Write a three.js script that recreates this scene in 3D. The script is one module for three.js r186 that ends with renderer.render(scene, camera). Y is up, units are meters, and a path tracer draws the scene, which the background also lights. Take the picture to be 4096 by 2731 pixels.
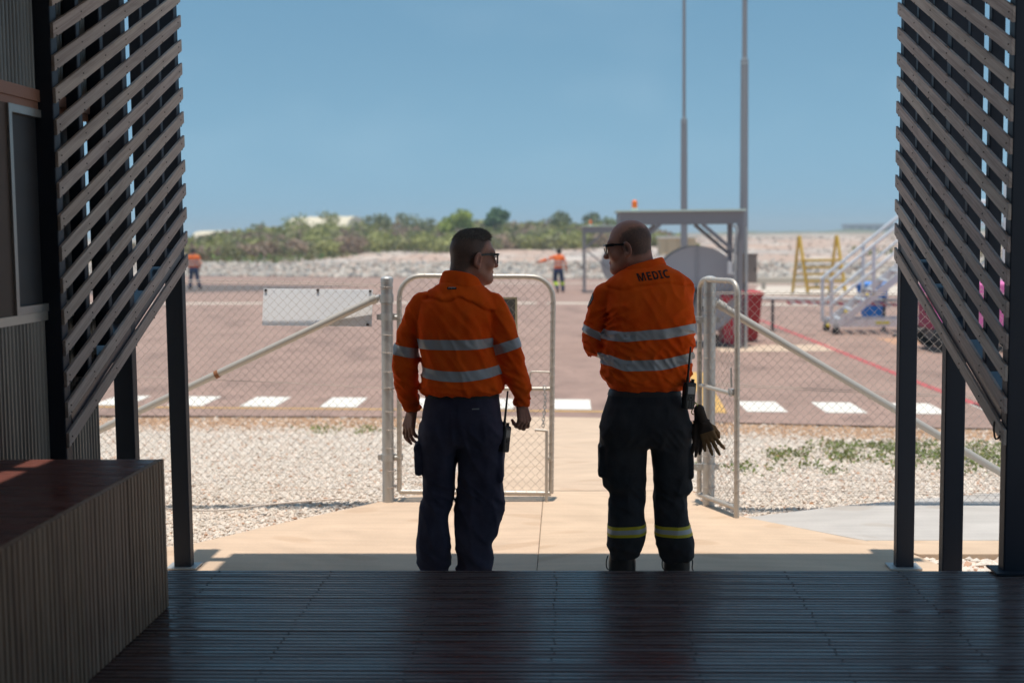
import * as THREE from 'three';
import { mergeGeometries } from 'three/addons/utils/BufferGeometryUtils.js';
import { RoundedBoxGeometry } from 'three/addons/geometries/RoundedBoxGeometry.js';
import { FontLoader } from 'three/addons/loaders/FontLoader.js';
import { createNoise2D, createNoise3D } from 'simplex-noise';

// ---------------------------------------------------------------- camera, sky, sun, exposure
const R = THREE.MathUtils.degToRad;
const scene = new THREE.Scene();
const camera = new THREE.PerspectiveCamera(29.766, 1.5, 0.05, 6000);
camera.position.set(0, 1.74, 0);
camera.rotation.order = 'YXZ';
camera.rotation.set(R(-4.7608), R(2.4485), R(-0.6));
camera.focus = 6.1;
camera.userData.fStop = 2.0;

const renderer = new THREE.WebGLRenderer();
renderer.toneMapping = THREE.LinearToneMapping;
renderer.toneMappingExposure = 1.06;
renderer.shadowMap.enabled = true;

let seed = 12345;
const rnd = () => { seed = (seed * 1664525 + 1013904223) >>> 0; return seed / 4294967296; };
const rr = (a, b) => a + (b - a) * rnd();
const n2 = createNoise2D(rnd), n3 = createNoise3D(rnd);
const clamp = (x, a = 0, b = 1) => Math.min(b, Math.max(a, x));
const sm = (a, b, x) => { const t = clamp((x - a) / (b - a)); return t * t * (3 - 2 * t); };
const lerp = (a, b, t) => a + (b - a) * t;
const mix3 = (a, b, t) => [lerp(a[0], b[0], t), lerp(a[1], b[1], t), lerp(a[2], b[2], t)];

{ // clear tropical sky: pale teal haze at the horizon, deeper blue above, added glow at the zenith, a breath of cirrus
  const W = 1024, Hh = 512, d = new Float32Array(W * Hh * 4);
  for (let j = 0; j < Hh; j++) for (let i = 0; i < W; i++) {
    const el = ((j + 0.5) / Hh - 0.5) * 180, a = (i / W) * Math.PI * 2;
    let c;
    if (el < 0) c = [0.30, 0.44, 0.50];
    else {
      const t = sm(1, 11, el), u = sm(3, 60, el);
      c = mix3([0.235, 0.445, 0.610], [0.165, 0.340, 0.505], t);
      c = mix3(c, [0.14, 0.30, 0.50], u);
      const g = Math.exp(-(Math.pow((90 - el) / 20, 2))); c = [c[0] + 0.42 * g, c[1] + 0.42 * g, c[2] + 0.40 * g]; // glow round the high sun, added above the view to lift the shade
    }
    const s = Math.max(0, n3(Math.cos(a) * 5, el * 0.16, Math.sin(a) * 5) + 0.5 * n3(Math.cos(a) * 13, el * 0.5, Math.sin(a) * 13)) * 0.03 * sm(0, 6, el);
    const k = (j * W + i) * 4;
    d[k] = c[0] + s; d[k + 1] = c[1] + s * 0.95; d[k + 2] = c[2] + s * 0.8; d[k + 3] = 1;
  }
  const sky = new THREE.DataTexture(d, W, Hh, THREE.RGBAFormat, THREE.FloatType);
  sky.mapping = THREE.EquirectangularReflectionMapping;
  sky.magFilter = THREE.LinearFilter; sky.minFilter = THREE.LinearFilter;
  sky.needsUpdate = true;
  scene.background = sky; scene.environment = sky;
}
const sun = new THREE.DirectionalLight(new THREE.Color().setRGB(1, 0.93, 0.83), 4.4);
sun.position.set(0, 60, 0.09 * 60 - 8);
sun.target.position.set(0, 0, -8);
sun.castShadow = true;
sun.shadow.mapSize.set(4096, 4096);
Object.assign(sun.shadow.camera, { left: -25, right: 25, top: 25, bottom: -60, near: 1, far: 120 });
scene.add(sun, sun.target);

// ---------------------------------------------------------------- helpers
const V = (x, y, z) => new THREE.Vector3(x, y, z);
const lin = (r, g, b) => new THREE.Color().setRGB(r, g, b);
const taken = {};
function numbered(n) { const k = taken[n] = (taken[n] ?? -1) + 1; return k ? n + '_' + String(k).padStart(3, '0') : n; }
function shade(o) { o.castShadow = true; o.receiveShadow = true; return o; }
function thing(name, label, category, pos = [0, 0, 0], turn = 0, group) {
  const o = new THREE.Group(); o.name = numbered(name); o.position.set(...pos); o.rotation.y = turn;
  o.userData = { label, category }; if (group) o.userData.group = group;
  scene.add(o); return o;
}
function structure(name, parentless = true) { const o = new THREE.Group(); o.name = numbered(name); o.userData = { kind: 'structure' }; scene.add(o); return o; }
function part(parent, name, geo, mat, label) {
  const m = shade(new THREE.Mesh(geo, mat)); m.name = name; parent.add(m); if (label) m.userData.label = label; return m;
}
function stuffPart(parent, name, geo, mat) { const m = part(parent, name, geo, mat); m.userData.kind = 'stuff'; return m; }
function clean(g) {
  g = g.index ? g.toNonIndexed() : g.clone();
  for (const k of Object.keys(g.attributes)) if (!['position', 'normal', 'uv', 'color'].includes(k)) g.deleteAttribute(k);
  if (!g.attributes.normal) g.computeVertexNormals();
  return g;
}
function merge(list) {
  list = list.map(clean);
  const hasUv = list.every(g => g.attributes.uv), hasC = list.every(g => g.attributes.color);
  for (const g of list) { if (!hasUv) g.deleteAttribute('uv'); if (!hasC) g.deleteAttribute('color'); }
  return mergeGeometries(list);
}
function box(w, h, d, x = 0, y = 0, z = 0, rot) {
  const g = new THREE.BoxGeometry(w, h, d); if (rot) g.applyMatrix4(new THREE.Matrix4().makeRotationFromEuler(new THREE.Euler(...rot)));
  return g.translate(x, y, z);
}
function rbox(w, h, d, r, x = 0, y = 0, z = 0, seg = 2) { return new RoundedBoxGeometry(w, h, d, seg, r).translate(x, y, z); }
function rod(a, b, r, seg = 8, r2 = r, open = false) {
  const A = V(...a), B = V(...b), L = A.distanceTo(B), g = new THREE.CylinderGeometry(r2, r, L, seg, 1, open);
  g.translate(0, L / 2, 0);
  g.applyQuaternion(new THREE.Quaternion().setFromUnitVectors(V(0, 1, 0), B.clone().sub(A).normalize()));
  return g.translate(...a);
}
function bar(a, b, w, d, up = [0, 1, 0]) { // rectangular bar from a to b
  const A = V(...a), B = V(...b), L = A.distanceTo(B), g = new THREE.BoxGeometry(w, d, L);
  const z = B.clone().sub(A).normalize(), x = V(...up).cross(z).normalize(), y = z.clone().cross(x);
  g.applyMatrix4(new THREE.Matrix4().makeBasis(x, y, z)); const c = A.add(B).multiplyScalar(0.5);
  return g.translate(c.x, c.y, c.z);
}
function tube(pts, r, seg = 24, rad = 8, closed = false) {
  return new THREE.TubeGeometry(new THREE.CatmullRomCurve3(pts.map(p => V(...p)), closed, 'catmullrom', 0.5), seg, r, rad, closed);
}
function polyTube(pts, r, rad = 8) { // straight runs
  const path = new THREE.CurvePath(); for (let i = 1; i < pts.length; i++) path.add(new THREE.LineCurve3(V(...pts[i - 1]), V(...pts[i])));
  return merge(pts.slice(1).map((p, i) => rod(pts[i], p, r, rad)));
}
const std = (c, rough = 0.8, o = {}) => new THREE.MeshStandardMaterial({ color: Array.isArray(c) ? lin(...c) : c, roughness: rough, metalness: 0, ...o });
function dataTex(w, h, f, srgb = false) { // f(u,v) -> [r,g,b] linear 0..1
  const d = new Uint8Array(w * h * 4), enc = x => srgb ? (x <= 0.0031308 ? x * 12.92 : 1.055 * Math.pow(x, 1 / 2.4) - 0.055) : x;
  for (let j = 0; j < h; j++) for (let i = 0; i < w; i++) {
    const c = f(i / w, j / h), k = (j * w + i) * 4;
    for (let q = 0; q < 3; q++) d[k + q] = clamp(enc(clamp(c[q]))) * 255; d[k + 3] = 255;
  }
  const t = new THREE.DataTexture(d, w, h); t.wrapS = t.wrapT = THREE.RepeatWrapping; t.magFilter = THREE.LinearFilter; t.minFilter = THREE.LinearMipmapLinearFilter;
  if (srgb) t.colorSpace = THREE.SRGBColorSpace; t.needsUpdate = true; return t;
}
// periodic noise on the unit square
const pn = (u, v, fu, fv, o = 0) => { const a = u * 2 * Math.PI, b = v * 2 * Math.PI; return n3(Math.cos(a) * fu / 6.283 + o, Math.sin(a) * fu / 6.283 + Math.cos(b) * fv / 6.283 * 0.97, Math.sin(b) * fv / 6.283 + o * 0.7) ; };
function rep(t, u, v, ou = 0, ov = 0) { const c = t.clone(); c.repeat.set(u, v); c.offset.set(ou, ov); c.needsUpdate = true; return c; }
function worldUV(g, s = 1, ax = 0, az = 2) { // uv in metres from position
  const p = g.attributes.position, u = new Float32Array(p.count * 2);
  for (let i = 0; i < p.count; i++) { const q = [p.getX(i), p.getY(i), p.getZ(i)]; u[2 * i] = q[ax] * s; u[2 * i + 1] = q[az] * s; }
  g.setAttribute('uv', new THREE.BufferAttribute(u, 2)); return g;
}
function polySheet(pts, y, mat, parent, name) { // flat polygon (x,z) at height y
  const s = new THREE.Shape(pts.map(p => new THREE.Vector2(p[0], -p[1])));
  const g = new THREE.ShapeGeometry(s); g.rotateX(-Math.PI / 2); g.translate(0, y, 0); worldUV(g);
  return part(parent, name, g, mat);
}
// ---------------------------------------------------------------- textures and shared materials
const woodTex = (base, dark, light, o) => dataTex(512, 256, (u, v) => { // grain runs along u; 2 m by 0.5 m
  const w = 0.015 * pn(u, v, 2, 2, o);
  let g = 0.5 + 0.34 * pn(u, v + w, 2.2, 90, o + 3) + 0.24 * pn(u, v + w, 7, 240, o + 9) + 0.22 * pn(u, v, 3, 12, o + 5);
  const blotch = sm(0.35, 0.75, pn(u, v, 9, 12, o + 20));
  return mix3(mix3(base, g > 0.5 ? light : dark, clamp(Math.abs(g - 0.5) * 1.6)), dark, blotch * 0.35);
}, true);
const deckTex = woodTex([0.085, 0.048, 0.045], [0.05, 0.029, 0.028], [0.135, 0.082, 0.076], 1);
const slatTex = woodTex([0.37, 0.30, 0.265], [0.22, 0.175, 0.15], [0.50, 0.43, 0.385], 40);
const benchTex = woodTex([0.32, 0.205, 0.135], [0.12, 0.065, 0.04], [0.42, 0.30, 0.205], 70);
const deckRough = dataTex(512, 256, (u, v) => { const g = 0.31 + 0.13 * pn(u, v, 3, 6, 5) + 0.13 * pn(u, v, 2.2, 46, 15) + 0.06 * pn(u, v, 24, 120, 25); return [g, g, g]; });
const noiseTex = dataTex(512, 512, (u, v) => { const g = 0.5 + 0.2 * pn(u, v, 8, 8, 2) + 0.15 * pn(u, v, 30, 30, 7) + 0.25 * (rnd() - 0.5); return [g, g, g]; });
const woodVariants = (tex, rough, n, extra = {}) => Array.from({ length: n }, (_, i) => {
  const t = rep(tex, 0.5, 2, rnd(), rnd()); const k = rr(0.92, 1.08);
  return new THREE.MeshStandardMaterial({ map: t, color: lin(k, k * rr(0.96, 1.02), k * rr(0.92, 1.02)), roughness: rough, ...extra });
});
const galv = std([0.47, 0.47, 0.46], 0.5, { metalness: 0.55 });
const aluminium = std([0.72, 0.73, 0.75], 0.42, { metalness: 0.6 });
const black = std([0.012, 0.012, 0.013], 0.5);
const rubber = std([0.015, 0.015, 0.016], 0.85);

// ---------------------------------------------------------------- terrain
const ROADY = -0.51;
const EDGE = [[-200, -27], [-30, -17.6], [-4.8, -15.97], [-0.18, -15.7], [2.04, -15.2], [4.19, -14.75], [30, -11.2], [200, 10]];
function edgeZ(x) { for (let i = 1; i < EDGE.length; i++) if (x <= EDGE[i][0]) { const a = EDGE[i - 1], b = EDGE[i]; return lerp(a[1], b[1], (x - a[0]) / (b[0] - a[0])); } return 10; }
const roadFar = x => -65 + x * 0.45;                     // far kerb of the apron: nearer on the right
function groundY(x, z) {
  const e = edgeZ(x);
  if (z > -8.7) return -0.055;
  if (z > e) { const t = (-8.7 - z) / (-8.7 - e); return lerp(-0.055, ROADY - 0.02, t); }
  const f = roadFar(clamp(x, -60, 40)), d = f - z;                         // metres beyond the apron
  if (d < 0) return ROADY - 0.03;
  let h = ROADY - 0.03 + 0.62 * sm(0, 7, d) + 0.62 * sm(12, 90, d) + 0.40 * sm(90, 400, d);
  h += 0.25 * n2(x * 0.06, z * 0.06) * sm(4, 20, d) * (1 - sm(200, 500, d));
  return h;
}
{
  const xs = [], zs = [];
  for (let x = -1000; x <= 1000; ) { xs.push(x); const a = Math.abs(x); x += a > 400 ? 100 : a > 80 ? 20 : a > 40 ? 5 : a > 8 ? 1.5 : 0.5; }
  for (let z = 60; z >= -2000; ) { zs.push(z); const a = -z; z -= a > 1000 ? 250 : a > 300 ? 60 : a > 180 ? 12 : a > 18 ? 2 : a > 4 ? 0.35 : 4; }
  const P = [], C = [], I = [];
  const white = [0.66, 0.58, 0.50], dirt = [0.50, 0.31, 0.19], sand = [0.46, 0.325, 0.255], grey = [0.36, 0.31, 0.28], far = [0.30, 0.23, 0.17];
  for (const z of zs) for (const x of xs) {
    P.push(x, groundY(x, z), z);
    let c;
    if (z > edgeZ(x) - 1) {
      const nearRoad = sm(2.6, 0.8, z - edgeZ(x)) + 0.35 * n2(x * 1.1, z * 2.2);
      c = mix3(white, dirt, clamp(nearRoad * 0.9));
      if (x > 1.6 && z < -8.9) c = mix3(c, [0.46, 0.34, 0.23], clamp(0.35 + 0.5 * n2(x * 0.8 + 7, z * 1.2)));
    } else {
      const d = roadFar(clamp(x, -60, 40)) - z;
      const t = n2(x * 0.05 + 3, z * 0.03), t2 = n2(x * 0.2, z * 0.11 + 9);
      c = mix3(sand, grey, clamp(0.35 + 0.8 * t + 0.35 * t2));
      if (d > 60) c = mix3(c, far, sm(60, 300, d));
      if (t2 > 0.45 && d > 12) c = mix3(c, [0.62, 0.56, 0.5], 0.6);
    }
    C.push(...c);
  }
  const nx = xs.length;
  for (let j = 0; j + 1 < zs.length; j++) for (let i = 0; i + 1 < nx; i++) { const a = j * nx + i; I.push(a, a + 1, a + nx, a + 1, a + nx + 1, a + nx); }
  const g = new THREE.BufferGeometry();
  g.setAttribute('position', new THREE.Float32BufferAttribute(P, 3)); g.setAttribute('color', new THREE.Float32BufferAttribute(C, 3)); g.setIndex(I); worldUV(g, 0.5); g.computeVertexNormals();
  const m = part(scene, 'ground', g, new THREE.MeshStandardMaterial({ vertexColors: true, roughness: 0.95, bumpMap: noiseTex, bumpScale: 0.02 }));
  m.userData.kind = 'structure';
}
// ---------------------------------------------------------------- apron with its painted marks
{
  const road = structure('road');
  const tex = dataTex(512, 512, (u, v) => {
    const g = 1 + 0.10 * pn(u, v, 5, 5, 3) + 0.07 * pn(u, v, 17, 17, 8) + 0.22 * (rnd() - 0.5);
    const stain = sm(0.4, 0.8, pn(u, v, 7, 4, 30)) * 0.20 + sm(0.55, 0.75, pn(u, v, 30, 26, 60)) * 0.18;
    return [0.325 * g * (1 - stain), 0.210 * g * (1 - stain), 0.168 * g * (1 - stain)];
  }, true);
  const t = rep(tex, 0.14, 0.14); t.rotation = 0.3;
  const asphalt = new THREE.MeshStandardMaterial({ map: t, roughness: 0.86, bumpMap: rep(noiseTex, 1.5, 1.5), bumpScale: 0.006 });
  const pts = EDGE.filter(p => Math.abs(p[0]) <= 30).map(p => [...p]);
  pts.unshift([-90, edgeZ(-90)]); pts.push([45, edgeZ(45)]);
  polySheet([...pts, [45, roadFar(40)], [40, roadFar(40)], [-60, roadFar(-60)], [-90, roadFar(-60)]], ROADY, asphalt, road, 'asphalt');
  const worn = (c, k = 0.5) => { const tx = dataTex(256, 256, (u, v) => { const w = sm(k, k + 0.35, pn(u, v, 22, 22, 5) * 0.5 + pn(u, v, 60, 60, 1) * 0.35 + 0.18); return mix3(c, [c[0] * 0.62, c[1] * 0.55, c[2] * 0.5], w); }, true); return new THREE.MeshStandardMaterial({ map: rep(tx, 0.8, 0.8), roughness: 0.75 }); };
  const whiteP = worn([0.74, 0.70, 0.63]), yellowP = worn([0.62, 0.36, 0.10]), redP = worn([0.50, 0.10, 0.10], 0.15), creamP = worn([0.66, 0.58, 0.48], 0.3);
  const y1 = ROADY + 0.004;
  const centreZ = x => x < 0 ? lerp(-16.9, -17.34, -x / 4.3) : lerp(-16.9, -16.4, x / 3.9);
  for (const x of [-7.5, -6.45, -5.4, -4.38, -3.28, -2.2, -1.2, -0.19, 0.84, 2.26, 3.22, 4.2, 5.2, 6.2]) {
    const sl = x < 0 ? 0.1 : 0.13, z0 = centreZ(x), z1 = centreZ(x + 0.5);
    polySheet([[x, z0 + 0.5], [x + 0.5, z1 + 0.5], [x + 0.5, z1 - 0.5], [x, z0 - 0.5]], y1, whiteP, road, 'give_way_dash');
  }
  const strip = (pl, w, mat, name, y = y1) => { const a = [], b = []; pl.forEach((p, i) => { const q = pl[Math.min(i + 1, pl.length - 1)], o = pl[Math.max(i - 1, 0)]; const dx = q[0] - o[0], dz = q[1] - o[1], L = Math.hypot(dx, dz); a.push([p[0] - dz / L * w / 2, p[1] + dx / L * w / 2]); b.unshift([p[0] + dz / L * w / 2, p[1] - dx / L * w / 2]); }); polySheet([...a, ...b], y, mat, road, name); };
  strip([[-9, -17.15], [-5.05, -16.74], [-2.5, -16.5], [-0.18, -16.24], [0.9, -16.12]], 0.09, yellowP, 'yellow_line');
  polySheet([[1.96, -20.74], [2.2, -20.73], [2.0, -16.02], [1.72, -16.03]], y1, yellowP, road, 'yellow_arrow');
  strip([[4.9, -36], [4.96, -33], [5.12, -23.95], [5.2, -19.07], [5.28, -16.85], [5.33, -15.3]], 0.13, redP, 'red_line');
  strip([[-40, -45.6], [-13.26, -43.6], [-6.2, -43.1], [-1.0, -42.1]], 0.75, creamP, 'white_line');
  strip([[-0.6, -42.0], [0.9, -41.6]], 0.75, creamP, 'white_line'); strip([[1.6, -41.5], [6, -40.2], [20, -36]], 0.75, creamP, 'white_line');
  strip([[-4, -60], [6, -57], [14, -54]], 0.5, creamP, 'white_line');
  polySheet([[-26, -48.5], [-13, -53.2], [-9.5, -57.5], [-16, -60.5], [-30, -62]], y1 - 0.001, std([0.12, 0.095, 0.085], 0.9), road, 'dark_patch');
  polySheet([[2.2, -44.5], [3.2, -44.5], [2.6, -58], [1.7, -58]], y1, yellowP, road, 'yellow_band');
  const pad = std([0.56, 0.42, 0.31], 0.9), pale = std([0.58, 0.50, 0.42], 0.9);
  polySheet([[2.9, -24.3], [5.2, -24.3], [5.2, -25.7], [2.9, -25.7]], y1 - 0.001, pad, road, 'concrete_pad');
  polySheet([[6.5, -27.2], [14, -27.2], [14, -25.6], [6.5, -25.6]], y1 - 0.002, std([0.47, 0.26, 0.16], 0.9), road, 'earth_strip');
  polySheet([[6.6, -46], [20, -44], [20, -52], [8, -54]], y1, pale, road, 'concrete_pad');
}
// ---------------------------------------------------------------- concrete path and pale slab
const concTex = (b, o) => dataTex(512, 512, (u, v) => { const g = 1 + 0.06 * pn(u, v, 3, 7, o) + 0.05 * pn(u, v, 12, 14, o + 2) + 0.05 * pn(u, v, 4, 40, o + 7) + 0.07 * (rnd() - 0.5); const s = sm(0.5, 0.8, pn(u, v, 6, 9, o + 9)) * 0.1; return b.map((x, i) => x * g * (1 - s * (1 + 0.3 * i))); }, true);
{
  const path = structure('footpath');
  const tan = new THREE.MeshStandardMaterial({ map: rep(concTex([0.58, 0.425, 0.305], 11), 0.33, 0.33), roughness: 0.88, bumpMap: rep(noiseTex, 2, 2), bumpScale: 0.002 });
  const tan2 = new THREE.MeshStandardMaterial({ map: rep(concTex([0.585, 0.43, 0.305], 31), 0.33, 0.33), roughness: 0.88 });
  const pale = new THREE.MeshStandardMaterial({ map: rep(concTex([0.47, 0.435, 0.405], 51), 0.33, 0.33), roughness: 0.88 });
  const slab = (pts, name, mat, y = 0, t = 0.12) => {
    const s = new THREE.Shape(pts.map(p => new THREE.Vector2(p[0], -p[1])));
    const g = new THREE.ExtrudeGeometry(s, { depth: t, bevelEnabled: true, bevelSize: 0.006, bevelThickness: 0.006, bevelSegments: 2 });
    g.rotateX(-Math.PI / 2); g.translate(0, y - t - 0.006, 0); worldUV(g); return part(path, name, g, mat);
  };
  const jx = -0.163;
  slab([[-3.6, -4.6], [jx - 0.007, -4.6], [jx - 0.007, -8.62], [-0.85, -8.62], [-1.153, -8.373], [-1.453, -8.011], [-1.74, -7.665], [-2.036, -7.27], [-2.156, -7.112], [-2.5, -6.95], [-3.6, -6.9]], 'slab', tan);
  slab([[jx + 0.007, -4.6], [1.97, -4.6], [1.97, -6.55], [1.87, -6.86], [1.79, -7.1], [1.602, -7.264], [1.058, -7.833], [0.86, -8.3], [0.84, -8.62], [jx + 0.007, -8.62]], 'slab', tan2);
  slab([[1.095, -7.82], [1.8, -8.172], [2.41, -8.40], [2.826, -8.537], [6, -9.3], [6, -7.235], [1.68, -7.235]], 'slab', pale, -0.004);
  slab([[1.70, -7.225], [6, -7.225], [6, -6.97], [1.90, -6.93]], 'slab', tan2, -0.006);
  // sloping run out to the apron
  const run = (x0, x1, mat) => { const P = [], I = [], n = 12; for (let k = 0; k <= n; k++) for (const x of [x0, x1]) { const z = lerp(-8.632, edgeZ(x) - 0.05, k / n); P.push(x, k === 0 ? 0 : lerp(0, ROADY + 0.006, k / n), z); }
    for (let k = 0; k < n; k++) I.push(2 * k, 2 * k + 1, 2 * k + 2, 2 * k + 1, 2 * k + 3, 2 * k + 2);
    const g = new THREE.BufferGeometry(); g.setAttribute('position', new THREE.Float32BufferAttribute(P, 3)); g.setIndex(I); worldUV(g); g.computeVertexNormals(); return part(path, 'ramp', g, mat); };
  run(-0.85, 0.84, tan);
  part(path, 'joint_filler', box(0.02, 0.02, 4.0, jx, -0.016, -6.62), std([0.03, 0.025, 0.02], 0.95));
}
// ---------------------------------------------------------------- loose stones
function stoneGeo(v, k = 0.35) { const g = new THREE.IcosahedronGeometry(0.5, 0), p = g.attributes.position; const m = {}; for (let i = 0; i < p.count; i++) { const key = [p.getX(i), p.getY(i), p.getZ(i)].map(q => q.toFixed(3)).join(); const s = m[key] ??= 1 + k * (rnd() * 2 - 1); p.setXYZ(i, p.getX(i) * s, p.getY(i) * s * 0.72, p.getZ(i) * s); } g.computeVertexNormals(); return g; }
function scatter(name, label, category, n, place, colour, geo, rough = 0.95) {
  const m = shade(new THREE.InstancedMesh(geo, std([1, 1, 1], rough), n)); m.name = name;
  m.userData = { kind: 'stuff', label, category };
  const M = new THREE.Matrix4(), q = new THREE.Quaternion(), e = new THREE.Euler();
  for (let i = 0; i < n; i++) { const [x, y, z, s] = place(i); e.set(rr(-0.5, 0.5), rr(0, 6.28), rr(-0.5, 0.5)); q.setFromEuler(e); M.compose(V(x, y, z), q, V(s * rr(0.8, 1.3), s * rr(0.6, 1), s * rr(0.8, 1.2))); m.setMatrixAt(i, M); m.setColorAt(i, colour(x, z)); }
  scene.add(m); return m;
}
const onPath = (x, z) => {
  if (z > -8.63 && x > -3.6 && x < 1.97) { // main slab
    const L = [[-2.5, -6.95], [-2.156, -7.112], [-2.036, -7.27], [-1.74, -7.665], [-1.453, -8.011], [-1.153, -8.373], [-0.85, -8.62]];
    let lim = -6.93; if (x > -2.5 && x < -0.85) for (let i = 1; i < L.length; i++) if (x <= L[i][0]) { lim = lerp(L[i - 1][1], L[i][1], (x - L[i - 1][0]) / (L[i][0] - L[i - 1][0])); break; }
    if (x >= -0.85) lim = x < 0.84 ? -8.63 : lerp(-8.35, -7.2, (x - 0.84) / 0.8);
    if (z > lim + 0.0) return !(x > 1.9 && z > -6.7 && x > 1.97);
  }
  if (z <= -8.6 && x > -0.87 && x < 0.86) return true;
  if (x > 1.05 && z < -6.92 && z > -7.82 - (x - 1.06) * 0.41) return true;
  return false;
};
const stoneColour = (x, z) => {
  const k = rr(0.86, 1.14), t = rnd(); let c = t < 0.62 ? [0.68, 0.60, 0.52] : t < 0.86 ? [0.66, 0.54, 0.45] : t < 0.96 ? [0.54, 0.48, 0.43] : [0.50, 0.30, 0.20];
  const d = sm(2.4, 0.9, z - edgeZ(x)); if (rnd() < d * 0.75) c = [0.50, 0.31, 0.19];
  return lin(c[0] * k, c[1] * k, c[2] * k);
};
scatter('gravel', 'loose white and buff gravel spread round the path and fence', 'gravel', 105000, () => {
  for (;;) {
    let x, z; const t = rnd();
    if (t < 0.06) { x = rr(1.9, 3.4); z = rr(-6.93, -5.1); }
    else { const u = Math.pow(rnd(), 1.5); z = -7 - u * 8.9; x = rr(-0.50, 0.50) * -z * 0.92 + 0.1; }
    if (onPath(x, z) || z < edgeZ(x) + 0.05) continue;
    return [x, groundY(x, z) + rr(-0.004, 0.010), z, t < 0.06 ? rr(0.03, 0.065) : rr(0.010, 0.023) * (rnd() < 0.12 ? 1.7 : 1) * (1 + Math.max(0, -z - 9) * 0.05)];
  }
}, stoneColour, stoneGeo());
// rock armour beyond the apron and rubble on the rough ground
scatter('rock_armour', 'band of pale broken rock beyond the far edge of the apron', 'rocks', 15000, () => {
  const x = rr(-55, 40), d = Math.pow(rnd(), 1.2) * 6.5; const z = roadFar(x) - d - 0.3; return [x, groundY(x, z) + 0.05, z, rr(0.12, 0.36)];
}, () => { const k = rr(0.6, 1.15), t = rnd(); const c = t < 0.65 ? [0.53, 0.47, 0.41] : t < 0.85 ? [0.52, 0.40, 0.33] : [0.33, 0.32, 0.31]; return lin(c[0] * k, c[1] * k, c[2] * k); }, stoneGeo(0, 0.5));
scatter('rubble', 'grey and pink rubble scattered over the rough ground behind', 'rubble', 7000, () => {
  const x = rr(-70, 75), d = 10 + Math.pow(rnd(), 1.4) * 130; const z = roadFar(clamp(x, -60, 40)) - d; return [x, groundY(x, z), z, rr(0.06, 0.30) * (1 + d / 120)];
}, () => { const k = rr(0.6, 1.15), t = rnd(); const c = t < 0.45 ? [0.36, 0.31, 0.28] : t < 0.85 ? [0.42, 0.30, 0.235] : [0.50, 0.45, 0.41]; return lin(c[0] * k, c[1] * k, c[2] * k); }, stoneGeo(0, 0.5));
// ---------------------------------------------------------------- timber boards
function boardGeo(len, w, th, reeds, reedW = 0.005, reedD = 0.003) { // length along x, width along z, top at y = 0
  const top = [[-w / 2, -0.004], [-w / 2 + 0.003, 0]];
  for (let k = 1; k < reeds; k++) { const c = -w / 2 + w * k / reeds; top.push([c - reedW / 2 - 0.002, 0], [c - reedW / 2, -reedD], [c + reedW / 2, -reedD], [c + reedW / 2 + 0.002, 0]); }
  top.push([w / 2 - 0.003, 0], [w / 2, -0.004]);
  const prof = [...top, [w / 2, -th], [-w / 2, -th]];
  const P = [], U = [], N = prof.length; let acc = 0;
  const push = (x, p, u, v) => { P.push(x, p[1], p[0]); U.push(u, v); };
  for (let i = 0; i < N; i++) {
    const a = prof[i], b = prof[(i + 1) % N], L = Math.hypot(a[0] - b[0], a[1] - b[1]);
    const q = [[0, a, 0, acc], [len, a, len, acc], [len, b, len, acc + L], [0, b, 0, acc + L]];
    for (const k of [0, 2, 1, 0, 3, 2]) push(q[k][0] - len / 2, q[k][1], q[k][2], q[k][3]); acc += L;
  }
  const tri = THREE.ShapeUtils.triangulateShape(prof.map(p => new THREE.Vector2(p[0], p[1])), []);
  for (const s of [-1, 1]) for (const t of tri) for (const k of (s > 0 ? t : [...t].reverse())) push(s * len / 2, prof[k], prof[k][0], prof[k][1]);
  const g = new THREE.BufferGeometry(); g.setAttribute('position', new THREE.Float32BufferAttribute(P, 3)); g.setAttribute('uv', new THREE.Float32BufferAttribute(U, 2)); g.computeVertexNormals(); return g;
}
const DECKY = 0.405;
{
  const deck = structure('deck');
  const mats = woodVariants(deckTex, 1, 7, { roughnessMap: rep(deckRough, 0.5, 2) });
  mats.forEach(m => { m.roughnessMap = rep(deckRough, 0.5, 2, rnd(), rnd()); });
  const g = boardGeo(4.7, 0.0935, 0.028, 3, 0.006, 0.0045);
  let k = 0;
  for (let z = -4.98; z < -2.9; z += 0.0995, k++) { const b = part(deck, 'board', g, mats[Math.floor(rnd() * 7)]); b.position.set(0.3 + rr(-0.002, 0.002), DECKY + rr(-0.0012, 0.0012), z); b.rotation.y = rr(-0.0006, 0.0006); }
  const rest = part(deck, 'decking', box(4.7, 0.028, 7.4, 0.3, DECKY - 0.016, 0.86), mats[0]); worldUV(rest.geometry);
  part(deck, 'fascia', box(4.7, 0.26, 0.03, 0.3, DECKY - 0.165, -5.01), mats[1]);
  for (const x of [-1.4, -0.95, -0.5, -0.05, 0.4, 0.85, 1.3, 1.75, 2.2]) part(deck, 'joist', box(0.045, 0.12, 9.3, x, DECKY - 0.095, -0.3), std([0.1, 0.07, 0.05], 0.9));
  const screws = []; for (const x of [-1.4, -0.95, -0.5, -0.05, 0.4, 0.85, 1.3, 1.75]) for (let z = -4.98; z < -3.2; z += 0.0995) for (const d of [-0.03, 0.03]) screws.push(new THREE.CylinderGeometry(0.003, 0.003, 0.002, 6).translate(x + rr(-0.006, 0.006), DECKY + 0.0005, z + d));
  stuffPart(deck, 'screw_heads', merge(screws), std([0.05, 0.035, 0.03], 0.6));
}
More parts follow.
